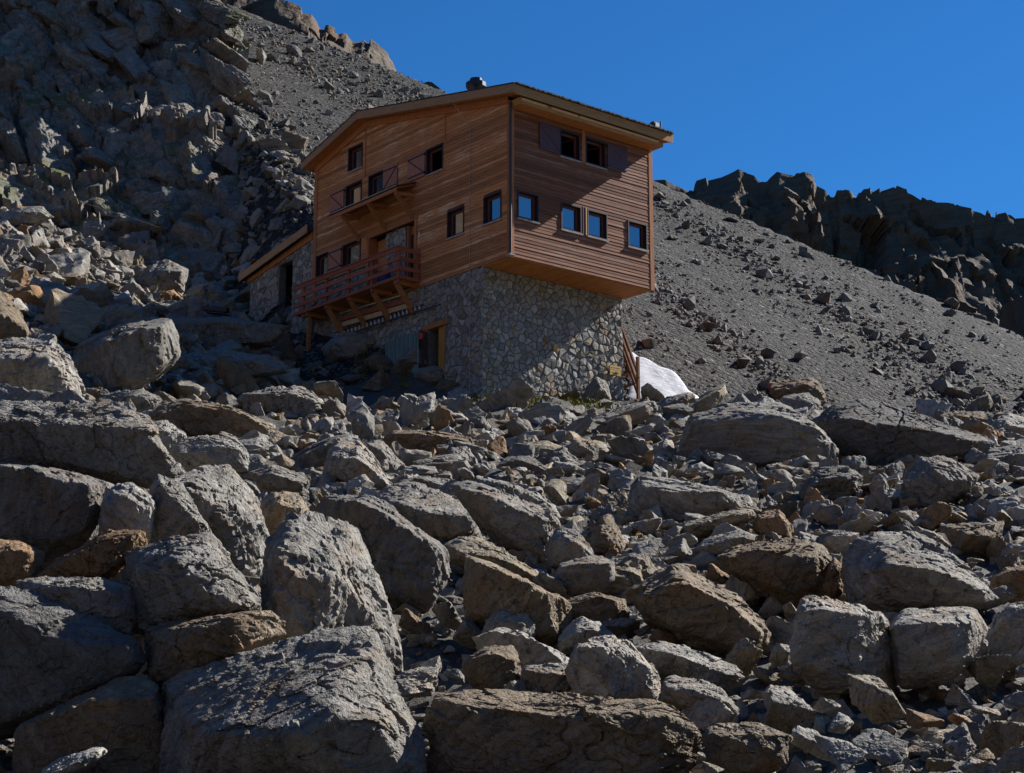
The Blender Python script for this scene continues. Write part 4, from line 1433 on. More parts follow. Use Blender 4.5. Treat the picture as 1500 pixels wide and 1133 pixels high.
# corner boards and downpipes
mb = MB(); fbox(mb, 'L', 0.0, 0.17, 0, 0.055, -0.03, 6.66); mb.build('corner_board', M_TRIM, hut)
mb = MB(); fbox(mb, 'R', -0.05, 0.14, 0, 0.055, -0.03, 6.3); mb.build('corner_board', M_TRIM, hut)
mb = MB(); fbox(mb, 'R', 7.78, 8.0, 0, 0.035, -0.04, 6.3); mb.build('corner_board', M_TRIM, hut)
mb = MB(); fbox(mb, 'L', 14.34, 14.6, 0, 0.06, 1.0, 7.85); mb.build('corner_board', M_TRIM, hut)
dp = MB().tube([(-0.12, -0.13, 6.5), (-0.12, -0.13, 0.05)], 0.065, 12).build('downpipe', M_PIPE, hut)
MB().box(-0.26, 0.02, -0.27, 0.0, -0.06, 0.02).build('pipe_shoe', M_SILL, dp)
mb = MB(); fbox(mb, 'L', 4.36, 4.42, 0.03, 0.05, 6.2, 7.55); mb.build('cover_strip', M_TRIM, hut)
mb = MB(); fbox(mb, 'L', 10.38, 10.44, 0.03, 0.05, 6.2, 8.75); mb.build('cover_strip', M_TRIM, hut)
mb = MB(); fbox(mb, 'R', 3.86, 4.05, 0.03, 0.06, 4.8, 6.3); mb.build('cover_strip', M_TRIM, hut)
mb = MB(); fbox(mb, 'R', 3.87, 4.07, 0.03, 0.06, 1.65, 2.9); mb.build('cover_strip', M_SASH, hut)
mb = MB(); fbox(mb, 'R', 4.02, 4.08, 0.062, 0.075, 1.66, 2.9); mb.build('cover_strip', M_YEL, hut)


# roof
def slab(mb, u0, u1, v0, z0, v1, z1, th):
    mb.hexa([(u0, v0, z0 - th), (u1, v0, z0 - th), (u1, v1, z1 - th), (u0, v1, z1 - th), (u0, v0, z0), (u1, v0, z0), (u1, v1, z1), (u0, v1, z1)])
    return mb


RV0, RVR, RV1 = -0.95, 10.3, 14.95
RZ0, RZR, RZ1 = 6.94, 9.17, 8.02
RU0, RU1 = -0.62, 8.40
mb = MB()
slab(mb, RU0 + 0.06, RU1 - 0.06, RV0 + 0.06, RZ0 - 0.03, RVR, RZR - 0.03, 0.26)
slab(mb, RU0 + 0.06, RU1 - 0.06, RVR + 0.002, RZR - 0.03, RV1 - 0.06, RZ1 - 0.03, 0.26)
roof = mb.build('roof', M_SOFF, hut)
mb = MB()
slab(mb, RU0 - 0.02, RU1 + 0.02, RV0 - 0.03, RZ0 + 0.03, RVR, RZR + 0.03, 0.045)
slab(mb, RU0 - 0.02, RU1 + 0.02, RVR + 0.002, RZR + 0.03, RV1 + 0.03, RZ1 + 0.03, 0.045)
mb.build('roof_cover', M_SLATE, roof)
for (v0, z0, v1, z1) in ((RV0, RZ0 - 0.02, RVR, RZR - 0.02), (RVR + 0.003, RZR - 0.02, RV1, RZ1 - 0.02)):
    mb = MB(); slab(mb, RU0, RU0 + 0.055, v0, z0, v1, z1, 0.36); mb.build('barge_board', M_BARGE, roof)
    mb = MB(); slab(mb, RU1 - 0.055, RU1, v0, z0, v1, z1, 0.36); mb.build('barge_board', M_BARGE, roof)
    # second board, close to the wall
    mb = MB(); slab(mb, -0.09, -0.045, max(v0, 0.1), z0 - 0.3 + (0.198 * 0.0) + (max(v0, 0.1) - v0) * 0.198, v1 if v1 < 14 else 14.5, z1 - 0.3 + (0 if v1 < 14 else 0.11), 0.30); mb.build('inner_barge_board', M_TRIM, roof)
mb = MB(); mb.box(RU0 + 0.057, RU1 - 0.057, RV0 - 0.002, RV0 + 0.05, RZ0 - 0.42, RZ0 - 0.03); mb.build('eave_fascia', M_FASC, roof)
mb = MB(); mb.box(RU0 + 0.057, RU1 - 0.057, RV1 - 0.05, RV1 + 0.002, RZ1 - 0.36, RZ1 - 0.03); mb.build('eave_fascia', M_FASC, roof)
rng = random.Random(8)
for k in range(62):                                    # ends of the roof slates along the eave
    u0 = RU0 + 0.1 + k * (RU1 - RU0 - 0.2) / 62
    w = (RU1 - RU0 - 0.2) / 62
    zz = RZ0 + 0.032 + rng.uniform(0, 0.02)
    mb = MB(); slab(mb, u0, u0 + w * 0.93, RV0 - 0.08 - rng.uniform(0, 0.04), zz, RV0 + 0.5, zz + 0.12, 0.05 + rng.uniform(0, 0.03))
    mb.build('slate', M_SLATE, roof)
# boxed eave under the right roof edge
eb = MB().box(-0.02, 8.02, -0.66, -0.03, 6.32, 6.60)
eave = eb.build('eave_box', M_FASC, hut)
MB().box(-0.022, 8.022, -0.70, -0.662, 6.30, 6.53).build('eave_board', M_FASC, eave)
MB().box(0.02, 7.98, -0.655, -0.1, 6.302, 6.318).build('eave_soffit', M_SOFF, eave)
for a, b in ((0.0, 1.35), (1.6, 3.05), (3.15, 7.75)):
    MB().box(a, b, -0.735, -0.7005, 6.45, 6.535).build('painted_sun_slit', M_SUN_SLIT, eave)  # pale strips painted in for sun shining through the gap under the eave


# windows
def window(face, a0, a1, z0, z1, opened=False, sill=True):
    g = fm(face)
    w = link('window', None, hut)
    mb = MB()
    t = 0.055
    for q in ((a0, a0 + t, z0, z1), (a1 - t, a1, z0, z1), (a0 + t, a1 - t, z1 - t, z1), (a0 + t, a1 - t, z0, z0 + t * 0.7)):
        fbox(mb, face, q[0] + 0.001, q[1] - 0.001, -0.236, 0.055, q[2] + 0.001, q[3] - 0.001)
    mb.build('casing', M_CASE, w)
    t2 = 0.10
    i0, i1, k0, k1 = a0 + t + 0.004, a1 - t - 0.004, z0 + t, z1 - t - 0.004
    mb = MB()
    for q in ((i0, i0 + t2, k0, k1), (i1 - t2, i1, k0, k1), (i0 + t2, i1 - t2, k1 - t2, k1), (i0 + t2, i1 - t2, k0, k0 + t2)):
        fbox(mb, face, q[0], q[1], -0.20, -0.14, q[2], q[3])
    mb.build('sash', M_SASH, w)
    if not opened:
        mb = MB(); fbox(mb, face, i0 + t2 + 0.002, i1 - t2 - 0.002, -0.178, -0.166, k0 + t2 + 0.002, k1 - t2 - 0.002)
        mb.build('pane', M_GLASS, w)
    else:                                              # casement swung inwards
        mb = MB()
        a = i1 - t2 if face == 'R' else i0 + t2
        d = -1 if face == 'R' else 1
        p = [g(a, -0.21, k0 + t2), g(a, -0.95, k0 + t2)]
        q = [g(a + d * 0.28, -0.95, k0 + t2)]
        mb.beam(g(a, -0.24, k0 + 0.12), g(a + d * 0.2, -0.9, k0 + 0.12), 0.05, 0.07)
        mb.beam(g(a, -0.24, k1 - 0.12), g(a + d * 0.2, -0.9, k1 - 0.12), 0.05, 0.07)
        mb.beam(g(a + d * 0.2, -0.9, k0 + 0.1), g(a + d * 0.2, -0.9, k1 - 0.1), 0.07, 0.05)
        mb.build('open_casement', M_SASH, w)
    if sill:
        mb = MB(); fbox(mb, face, a0 - 0.03, a1 + 0.05, 0.035, 0.085, z0 - 0.075, z0 - 0.005)
        mb.build('sill', M_SILL, w)
    return w


for i, q in enumerate(WIN_R):
    window('R', *q, opened=(i >= 4))
for i, q in enumerate(WIN_L):
    window('L', *q, opened=(i == 2), sill=(i not in (6, 7)))


def shutter(face, a0, a1, z0, z1, mat, flip=False, swing=0.0):
    g = fm(face)
    s = link('shutter', None, hut)
    n = 6
    for k in range(n):
        b0 = a0 + (a1 - a0) * k / n; b1 = a0 + (a1 - a0) * (k + 1) / n
        mb = MB(); fbox(mb, face, b0 + 0.003, b1 - 0.003, 0.06, 0.09, z0, z1); mb.build('plank', mat, s)
    m = MB()
    zz = (z0 + 0.12, z1 - 0.16)
    for z in zz: fbox(m, face, a0 + 0.03, a1 - 0.03, 0.0905, 0.11, z, z + 0.06)
    p, q = (a0 + 0.06, a1 - 0.06) if not flip else (a1 - 0.06, a0 + 0.06)
    m.beam(g(p, 0.10, zz[0] + 0.06), g(q, 0.10, zz[1]), 0.02, 0.045) if face == 'R' else m.beam(g(p, 0.10, zz[0] + 0.06), g(q, 0.10, zz[1]), 0.02, 0.045)
    m.build('brace', M_CASE if mat is M_SHUTL else mat, s)
    for z in zz:
        m = MB(); fbox(m, face, (a1 - 0.02) if flip else (a0 - 0.05), (a1 + 0.05) if flip else (a0 + 0.02), 0.05, 0.125, z - 0.03, z + 0.05)
        m.build('hinge', M_IRON, s)


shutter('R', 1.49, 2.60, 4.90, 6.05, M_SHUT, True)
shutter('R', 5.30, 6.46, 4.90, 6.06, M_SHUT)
shutter('L', 5.80, 7.04, 4.98, 6.10, M_SHUTL)
shutter('L', 7.84, 8.90, 4.98, 6.11, M_SHUTL, True)
shutter('L', 12.05, 13.18, 4.98, 6.11, M_SHUTL)
shutter('L', 12.18, 13.2, 2.22, 3.30, M_SHUTL)

# loggia behind the balcony: panel, stone pier, door
lg = link('loggia', None, hut)
mb = MB(); fbox(mb, 'L', 6.45, 10.15, -0.75, -0.70, 0.2, 3.2); mb.build('back_panel', M_WL, lg)
mb = MB(); fbox(mb, 'L', 8.9, 10.05, -0.69, -0.45, 0.26, 3.1); mb.build('side_panel', M_WL, lg)
mb = MB(); fbox(mb, 'L', 9.98, 10.16, -0.4, 0.07, 0.26, 3.2); mb.build('post', M_TRIM, lg)
mb = MB(); fbox(mb, 'L', 6.34, 6.52, -0.4, 0.07, 0.26, 3.2); mb.build('post', M_TRIM, lg)
mb = MB(); fbox(mb, 'L', 6.3, 10.2, 0.0, 0.075, 3.13, 3.34); mb.build('lintel', M_TRIM, lg)
dr = link('door', None, hut)
mb = MB(); fbox(mb, 'L', 6.55, 7.35, -0.42, -0.36, 0.27, 2.72); mb.build('leaf', M_CASE, dr)
mb = MB(); fbox(mb, 'L', 6.68, 7.15, -0.358, -0.345, 1.2, 2.3); mb.build('pane', M_GLASS, dr)
mb = MB()
for k in range(9): fbox(mb, 'L', 6.55 + k * 0.09, 6.55 + k * 0.09 + 0.08, -0.40, -0.36, 2.74, 3.13)
mb.build('transom_slats', M_TRIM, dr)
mb = MB(); fbox(mb, 'L', 7.3, 7.4, -0.42, -0.2, 0.27, 3.13); mb.build('door_post', M_TRIM, dr)
mb = MB(); fbox(mb, 'L', 6.12, 6.16, 0.05, 0.09, 2.25, 2.50); mb.build('wall_lamp', M_WHITE, hut)

# canopy over the balcony door
cn = link('canopy', None, hut)
g = fm('L')
mb = MB(); mb.hexa([g(6.5, 1.05, 4.36), g(11.7, 1.05, 4.36), g(11.7, 0.05, 4.74), g(6.5, 0.05, 4.74), g(6.5, 1.05, 4.42), g(11.7, 1.05, 4.42), g(11.7, 0.05, 4.80), g(6.5, 0.05, 4.80)])
mb.build('canopy_deck', M_SOFF, cn)
rng = random.Random(5)
for k in range(22):
    b0 = 6.42 + k * 5.36 / 22
    dz = rng.uniform(0, 0.015)
    mb = MB(); mb.hexa([g(b0, 1.13, 4.40 + dz), g(b0 + 0.235, 1.13, 4.40 + dz), g(b0 + 0.235, 0.05, 4.81 + dz), g(b0, 0.05, 4.81 + dz), g(b0, 1.13, 4.45 + dz), g(b0 + 0.235, 1.13, 4.45 + dz), g(b0 + 0.235, 0.05, 4.86 + dz), g(b0, 0.05, 4.86 + dz)])
    mb.build('shingle', M_SLATE, cn)
mb = MB(); fbox(mb, 'L', 6.45, 11.75, 1.06, 1.10, 4.22, 4.385); mb.build('canopy_fascia', M_TRIM, cn)
mb = MB(); fbox(mb, 'L', 6.42, 11.78, 1.135, 1.16, 4.425, 4.47); mb.build('drip_edge', M_SILL, cn)
for v in (10.75, 8.65, 6.62):
    b = link('bracket', None, cn)
    MB().beam(g(v, 0.04, 4.28), g(v, 1.05, 4.18), 0.12, 0.16).build('arm', M_BEAM, b)
    MB().beam(g(v, 0.95, 4.14), g(v, 0.05, 3.22), 0.14, 0.15).build('strut', M_BEAM, b)

# balcony
bl = link('balcony', None, hut)
for k in range(7):
    MB().box(-1.12 + k * 0.157, -1.12 + k * 0.157 + 0.147, 6.15, 14.3, 0.245, 0.285).build('deck_board', M_BEAM, bl)
BO = 1.13
for z0, z1 in ((1.44, 1.63), (1.02, 1.20), (0.60, 0.78), (0.22, 0.36)):
    mb = MB(); fbox(mb, 'L', 6.05, 14.4, BO, BO + 0.05, z0, z1); mb.build('rail', M_RED, bl)
    mb = MB(); mb.box(-BO + 0.002, -0.06, 6.05, 6.10, z0, z1 - 0.003); mb.build('end_rail', M_RED, bl)
mb = MB(); fbox(mb, 'L', 6.03, 14.42, BO - 0.04, BO + 0.09, 1.632, 1.665); mb.build('hand_rail', M_RED, bl)
for v in (6.16, 8.1, 9.9, 11.7, 13.6):
    mb = MB(); fbox(mb, 'L', v, v + 0.14, BO - 0.11, BO - 0.002, 0.06, 1.60); mb.build('post', M_RED, bl)
mb = MB(); fbox(mb, 'L', 6.12, 6.24, 0.07, 0.17, 0.3, 1.60); mb.build('post', M_RED, bl)
for v in (6.45, 8.2, 9.95, 11.75, 13.4):
    b = link('bracket', None, bl)
    MB().beam(g(v, 0.03, 0.15), g(v, 1.10, 0.15), 0.15, 0.18).build('arm', M_BEAM, b)
    if v < 13:
        MB().beam(g(v, 1.0, 0.07), g(v, 0.05, -1.08), 0.17, 0.18).build('strut', M_BEAM, b)
    else:
        mb = MB(); fbox(mb, 'L', v - 0.08, v + 0.08, 0.85, 1.0, -1.6, 0.058); mb.build('support_post', M_BEAM, b)

# ---- rubble masonry: every stone its own piece
def clip(poly, nx, ny, d):
    out = []
    n = len(poly)
    for i in range(n):
        a, b = poly[i], poly[(i + 1) % n]
        da, db = nx * a[0] + ny * a[1] - d, nx * b[0] + ny * b[1] - d
        if da <= 0: out.append(a)
        if da * db < 0:
            t = da / (da - db)
            out.append((a[0] + (b[0] - a[0]) * t, a[1] + (b[1] - a[1]) * t))
    return out


STONES = []


def masonry(poly, holes, size, seed, place, parent):
    rng = random.Random(seed)
    xs = [p[0] for p in poly]; zs = [p[1] for p in poly]
    seeds = []
    y = min(zs)
    r = 0
    while y < max(zs) + size:
        x = min(xs) + (size * 0.5 if r % 2 else 0)
        while x < max(xs) + size:
            if rng.random() > 0.3: seeds.append((x + rng.uniform(-0.42, 0.42) * size, y + rng.uniform(-0.36, 0.36) * size))
            x += size * rng.uniform(0.85, 1.45)
        y += size * 0.82
        r += 1
    for i, (x, z) in enumerate(seeds):
        cell = list(poly)
        for j, (x2, z2) in enumerate(seeds):
            if i == j or abs(x2 - x) > 3 * size or abs(z2 - z) > 3 * size: continue
            nx, nz = x2 - x, z2 - z
            l = math.hypot(nx, nz)
            if l < 1e-6: continue
            nx /= l; nz /= l
            cell = clip(cell, nx, nz, nx * (x + x2) / 2 + nz * (z + z2) / 2 - 0.010 - 0.006 * rng.random())
            if len(cell) < 3: break
        if len(cell) < 3: continue
        for h0, h1, k0, k1 in holes:
            cx = sum(p[0] for p in cell) / len(cell); cz = sum(p[1] for p in cell) / len(cell)
            if cx > h1: cell = clip(cell, -1, 0, -h1)
            elif cx < h0: cell = clip(cell, 1, 0, h0)
            elif cz > k1: cell = clip(cell, 0, -1, -k1)
            elif cz < k0: cell = clip(cell, 0, 1, k0)
            else: cell = []
            if len(cell) < 3: break
        if len(cell) < 3: continue
        ar = abs(sum(cell[k][0] * cell[(k + 1) % len(cell)][1] - cell[(k + 1) % len(cell)][0] * cell[k][1] for k in range(len(cell)))) / 2
        if ar < 0.008: continue
        cx = sum(p[0] for p in cell) / len(cell); cz = sum(p[1] for p in cell) / len(cell)
        h = rng.uniform(0.018, 0.055)
        tx, tz = rng.uniform(-0.09, 0.09), rng.uniform(-0.09, 0.09)
        v, f = [], []
        n = len(cell)
        for (a, b) in cell: v.append(place(a, -0.02, b))
        for (a, b) in cell: v.append(place(cx + (a - cx) * 0.97, h * 0.55 + (a - cx) * tx + (b - cz) * tz, cz + (b - cz) * 0.97))
        for (a, b) in cell:
            s = rng.uniform(0.80, 0.92)
            v.append(place(cx + (a - cx) * s, h + (a - cx) * tx + (b - cz) * tz + rng.uniform(-0.008, 0.012), cz + (b - cz) * s))
        v.append(place(cx, h + rng.uniform(0, 0.02), cz))
        for k in range(n):
            k2 = (k + 1) % n
            f.append([k, k2, n + k2, n + k]); f.append([n + k, n + k2, 2 * n + k2, 2 * n + k]); f.append([2 * n + k, 2 * n + k2, 3 * n])
        q = rng.random()
        b = max(0.6, min(1.5, rng.gauss(1.0, 0.18)))
        col = (b, b, b) if q < 0.74 else ((b * 1.1, b * 0.97, b * 0.8) if q < 0.88 else ((b * 0.92, b * 0.98, b * 1.04) if q < 0.96 else ((b * 1.15, b * 0.85, b * 0.62) if q < 0.985 else (b * 0.85, b * 0.7, b * 0.68))))
        STONES.append((ar, v, f, col, parent))


UR = 7.75
VB = 1.78
sw = MB()
sw.box(0.02, UR - 0.02, VB, VB + 0.4, -7.0, -0.034)
wallR = sw.build('stone_wall', M_MORTAR, hut)
sw = MB()
for a0, a1, z0, z1 in ((VB + 0.41, 4.35, -7, 0.0), (4.35, 5.5, -1.98, 0.0), (5.5, 14.5, -7, 0.0), (10.12, 14.34, 0.002, 1.9)):
    fbox(sw, 'L', a0, a1, -0.4, -0.02, z0, z1)
fbox(sw, 'L', 5.52, 5.6, -1.6, -0.41, -7, -1.9); fbox(sw, 'L', 4.27, 4.33, -1.6, -0.41, -7, -1.9); fbox(sw, 'L', 4.2, 5.7, -1.75, -1.65, -7, -1.9)
wallL = sw.build('stone_wall', M_MORTAR, hut)
an = MB()
for q in (((14.62, 4.2), (16.45, 3.86), 1e9),):
    pass
gl = fm('L')


def prism(mb, pts, o0, o1):
    n = len(pts)
    b = len(mb.v)
    for o in (o0, o1):
        for a, z in pts: mb.v.append(gl(a, o, z))
    mb.f.append([b + k for k in range(n)]); mb.f.append([b + n + k for k in range(n)][::-1])
    for k in range(n): mb.f.append([b + k, b + (k + 1) % n, b + n + (k + 1) % n, b + n + k])


def ann_top(v): return 4.28 - (v - 14.62) * 0.147


prism(an, [(14.62, -2), (16.45, -2), (16.45, ann_top(16.45)), (14.62, 4.28)], -0.4, -0.02)
prism(an, [(16.452, 3.66), (17.638, 3.66), (17.638, ann_top(17.64)), (16.452, ann_top(16.45))], -0.4, -0.02)
prism(an, [(17.64, -2), (20.35, -2), (20.35, ann_top(20.35)), (17.64, ann_top(17.64))], -0.4, -0.02)
wallA = an.build('annex_wall', M_MORTAR, hut)
an = MB(); an.box(0.45, 5.5, 20.0, 20.35, -2, 3.4); an.box(0.41, 5.5, 14.7, 19.9, 0.9, 1.0); an.build('annex_wall', M_MORTAR, hut)
ar = MB(); ar.hexa([(-0.35, 14.66, 4.62), (5.8, 14.66, 4.62), (5.8, 20.75, 3.58), (-0.35, 20.75, 3.58), (-0.35, 14.66, 4.88), (5.8, 14.66, 4.88), (5.8, 20.75, 3.80), (-0.35, 20.75, 3.80)])
aroof = ar.build('annex_roof', M_SLATE, hut)
ar = MB(); ar.hexa([(-0.40, 14.64, 4.50), (-0.355, 14.64, 4.50), (-0.355, 20.8, 3.46), (-0.40, 20.8, 3.46), (-0.40, 14.64, 4.90), (-0.355, 14.64, 4.90), (-0.355, 20.8, 3.83), (-0.40, 20.8, 3.83)])
ar.build('barge_board', M_BARGE, aroof)
ar = MB(); ar.hexa([(-0.08, 14.64, 4.24), (-0.03, 14.64, 4.24), (-0.03, 20.5, 3.36), (-0.08, 20.5, 3.36), (-0.08, 14.64, 4.6), (-0.03, 14.64, 4.6), (-0.03, 20.5, 3.56), (-0.08, 20.5, 3.56)])
ar.build('inner_barge_board', M_TRIM, aroof)
mb = MB(); fbox(mb, 'L', 16.5, 17.1, -1.1, -1.04, 1.0, 3.6); mb.build('annex_door', M_CASE, hut)

masonry([(0.0, -6.2), (UR, -6.2), (UR, -0.06), (0.0, -0.06)], [], 0.25, 21, lambda a, o, z: (a, VB - o, z), wallR)
masonry([(VB, -6.2), (9.6, -4.2), (14.3, -1.6), (14.3, 1.85), (10.15, 1.85), (10.15, -0.02), (VB, -0.02)], [(4.30, 5.55, -8, -1.9), (4.1, 5.85, -1.99, -1.75)], 0.26, 22, lambda a, o, z: (-o + 0.02, a, z), wallL)
masonry([(14.66, 0.0), (20.3, 0.0), (20.3, ann_top(20.3) - 0.02), (14.66, 4.24)], [(16.42, 17.67, -1, 3.68)], 0.26, 23, lambda a, o, z: (-o + 0.02, a, z), wallA)
masonry([(7.42, 0.3), (8.9, 0.3), (8.9, 3.12), (7.42, 3.12)], [], 0.24, 24, lambda a, o, z: (-o + 0.15, a, z), wallL)
mb = MB(); fbox(mb, 'L', 7.44, 8.88, -0.6, -0.17, 0.28, 3.12); mb.build('stone_pier', M_MORTAR, hut)
STONES.sort(key=lambda q: -q[0])
for k, (ar_, v, f, col, par) in enumerate(STONES[:300]):
    me = bpy.data.meshes.new('stone'); me.from_pydata(v, [], f)
    at = me.color_attributes.new('tint', 'FLOAT_COLOR', 'POINT')
    at.data.foreach_set('color', np.tile(np.array([*col, 1], np.float32), len(v)))
    bm = bmesh.new(); bm.from_mesh(me); bmesh.ops.recalc_face_normals(bm, faces=bm.faces)
    bm.to_mesh(me); bm.free()
    link('stone', me, par, M_STONE)
for par in (wallR, wallL, wallA):
    V_, F_, C_ = [], [], []
    for ar_, v, f, col, pp in STONES[300:]:
        if pp is not par: continue
        b = len(V_)
        V_ += v; F_ += [[b + i for i in q] for q in f]; C_ += [(*col, 1)] * len(v)
    if not V_: continue
    me = bpy.data.meshes.new('stone_facing'); me.from_pydata(V_, [], F_)
    at = me.color_attributes.new('tint', 'FLOAT_COLOR', 'POINT')
    at.data.foreach_set('color', np.array(C_, np.float32).ravel())
    bm = bmesh.new(); bm.from_mesh(me); bmesh.ops.recalc_face_normals(bm, faces=bm.faces)
    bm.to_mesh(me); bm.free()
    prop(link('stone_facing', me, par, M_STONE), kind='stuff')

# basement door
bd = link('basement_door', None, hut)
mb = MB(); fbox(mb, 'L', 4.08, 5.88, -0.3, 0.06, -1.985, -1.76); mb.build('lintel', M_TRIM, bd)
mb = MB(); fbox(mb, 'L', 4.36, 4.44, -0.40, -0.0, -6.2, -1.99); mb.build('jamb', M_DOOR, bd)
mb = MB(); fbox(mb, 'L', 4.445, 4.88, -0.15, -0.09, -6.2, -2.0); mb.build('leaf', M_DOOR, bd)
# lightning wire down the gable wall
g = fm('L')
MB().tube([g(3.18, 0.75, 7.62), g(3.15, 0.55, 7.35), g(2.62, 0.06, 6.2), g(2.60, 0.06, 0.0), g(2.52, 0.10, -0.1), g(2.50, 0.10, -5.6)], 0.014, 6).build('lightning_wire', M_SILL, hut)
MB().tube([g(14.62, 0.55, 7.7), g(14.6, 0.3, 7.3), g(14.5, 0.08, 6.8)], 0.014, 6).build('gutter_chain', M_SILL, hut)
# roof gear
vt = link('roof_vent', None, hut)
vz = 8.55
MB().tube([(2.2, 5.1, vz - 0.4), (2.2, 5.1, vz + 0.75)], 0.16, 12).build('flue', M_IRON, vt)
MB().tube([(2.2, 5.1, vz + 0.85), (2.2, 5.1, vz + 1.05)], 0.46, 12).build('cowl', M_IRON, vt)
MB().tube([(2.2, 5.1, vz + 1.05), (2.2, 5.1, vz + 1.25)], 0.28, 12).build('cowl_cap', M_IRON, vt)
mb = MB()
for s, q in ((-1, -1), (-1, 1), (1, -1), (1, 1)):
    mb.beam((2.2 + s * 0.42, 5.1 + q * 0.42, vz - 0.3), (2.2 + s * 0.22, 5.1 + q * 0.22, vz + 0.95), 0.035, 0.035)
mb.build('stay', M_IRON, vt)
sk = link('skylight', None, hut)
mb = MB()
for a, b in (((1.4, 6.2, 8.2), (1.4, 6.2, 8.75)), ((1.4, 7.2, 8.35), (1.4, 6.2, 8.75)), ((1.4, 6.2, 8.75), (2.6, 6.2, 8.75)), ((2.6, 6.2, 8.75), (2.6, 7.2, 8.4)), ((2.6, 6.2, 8.2), (2.6, 6.2, 8.75)), ((1.4, 6.2, 8.75), (2.0, 7.2, 8.4))):
    mb.beam(a, b, 0.05, 0.05)
mb.build('frame', M_WHITE, sk)
wc = link('roof_box', None, hut)
MB().box(7.35, 7.7, -0.85, -0.6, 6.98, 7.32).build('housing', M_PIPE, wc)
MB().box(7.42, 7.63, -0.875, -0.852, 7.05, 7.27).build('face', M_WHITE, wc)
MB().tube([(7.85, -0.75, 6.95), (7.85, -0.75, 7.45)], 0.03, 8).build('mast', M_IRON, wc)

# ---------------------------------------------------------------- things about the hut
HM = Matrix.Translation(Vector(CORNER)) @ Matrix.Rotation(YAW, 4, 'Z')


def thing(name, label, cat, group=None, loc=(0, 0, 0)):
    e = link(name, None)
    e.matrix_world = HM @ Matrix.Translation(Vector(loc))
    return prop(e, label, cat, group)


e = thing('direction_sign', 'yellow two-plate direction sign on the stone wall near its right edge', 'sign')
MB().box(6.88, 7.52, VB - 0.14, VB - 0.11, -3.36, -3.17).build('plate', M_YEL, e)
MB().box(6.88, 7.50, VB - 0.14, VB - 0.11, -3.60, -3.375).build('plate', M_YEL, e)
mb = MB()
for x0, x1, z in ((6.92, 7.02, -3.27), (7.06, 7.2, -3.27), (7.24, 7.44, -3.27), (6.96, 7.1, -3.49), (7.14, 7.4, -3.49)):
    mb.box(x0, x1, VB - 0.1425, VB - 0.141, z - 0.012, z + 0.012)
mb.build('lettering', M_BLK, e)
MB().box(7.1, 7.3, VB - 0.11, VB + 0.02, -3.5, -3.3).build('bracket', M_IRON, e)
e = thing('plaque', 'small yellow plaque fixed to the shaded middle of the stone wall', 'sign')
MB().box(3.7, 3.94, VB - 0.13, VB - 0.09, -3.0, -2.74).build('plate', M_YEL, e)
MB().box(3.76, 3.88, VB - 0.09, VB + 0.02, -2.92, -2.8).build('spacer', M_IRON, e)
# teal corrugated sheet leaning at the basement door
n = 60
mb = MB()
g = fm('L')
for k in range(n):
    t0, t1 = k / n, (k + 1) / n
    def cp(t, z): return g(5.55 + t * 2.45, 0.35 + 0.055 * math.sin(t * 2 * PI * 13) + 0.1, z)
    b = len(mb.v)
    mb.v += [cp(t0, -5.4), cp(t1, -5.4), cp(t1, -2.10), cp(t0, -2.10)]
    mb.f.append([b, b + 1, b + 2, b + 3])
e = thing('corrugated_sheet', 'teal corrugated metal sheet standing beside the basement door', 'metal sheet')
o = mb.build('sheet', M_TEAL, e)
md = o.modifiers.new('thick', 'SOLIDIFY'); md.thickness = 0.008
mb = MB(); fbox(mb, 'L', 5.5, 8.05, 0.30, 0.34, -2.2, -2.08); mb.build('top_rail', M_PIPE, e)
mb = MB(); fbox(mb, 'L', 5.5, 5.56, 0.02, 0.34, -5.4, -2.08); mb.build('post', M_PIPE, e)
e = thing('fire_bucket', 'small red bucket hanging beside the lintel of the basement door', 'bucket')
q = g(5.42, 0.42, -2.36)
bm = bmesh.new()
bmesh.ops.create_cone(bm, cap_ends=True, segments=16, radius1=0.10, radius2=0.14, depth=0.26, matrix=Matrix.Translation(Vector(q)))
bmesh.ops.delete(bm, geom=[f for f in bm.faces if f.normal.z > 0.9], context='FACES')
me = bpy.data.meshes.new('pail'); bm.to_mesh(me); bm.free(); link('pail', me, e, M_REDP)
MB().tube([(q[0], q[1] - 0.13, q[2] + 0.13), (q[0], q[1] - 0.07, q[2] + 0.27), (q[0], q[1] + 0.07, q[2] + 0.27), (q[0], q[1] + 0.13, q[2] + 0.13)], 0.008, 6).build('handle', M_IRON, e)
# things stored under the balcony
e = thing('stored_plank', 'dark red plank stored on the wall under the balcony', 'plank')
mb = MB(); mb.beam(g(12.0, 0.16, -0.22), g(6.9, 0.16, -0.42), 0.05, 0.20); mb.build('plank', M_RED, e)
e = thing('stored_plank', 'pale bare timber plank stored under the dark red one', 'plank')
mb = MB(); mb.beam(g(11.8, 0.2, -0.52), g(6.7, 0.2, -0.70), 0.05, 0.22); mb.build('plank', M_CREAM, e)
e = thing('stored_pole', 'thin white pole hung highest on the wall under the balcony', 'pole')
MB().tube([g(12.0, 0.16, 0.06), g(7.1, 0.16, -0.12)], 0.03, 8).build('pole', M_WHITE, e)
e = thing('ladder', 'long dark ladder with pale rungs hung along the wall under the balcony', 'ladder')
for z in (0.0, -0.24):
    MB().beam(g(12.4, 0.18, -0.80 + z), g(4.4 if z else 5.6, 0.18, -0.88 + z), 0.05, 0.05).build('stile', M_IRON, e)
for k in range(22):
    a = 12.2 - k * 0.30
    MB().beam(g(a, 0.18, -0.84), g(a, 0.18, -1.02), 0.035, 0.06).build('rung', M_WHITE, e)
e = thing('barrel', 'dark blue plastic barrel standing on the balcony', 'barrel')
q = g(8.1, 0.5, 0.29)
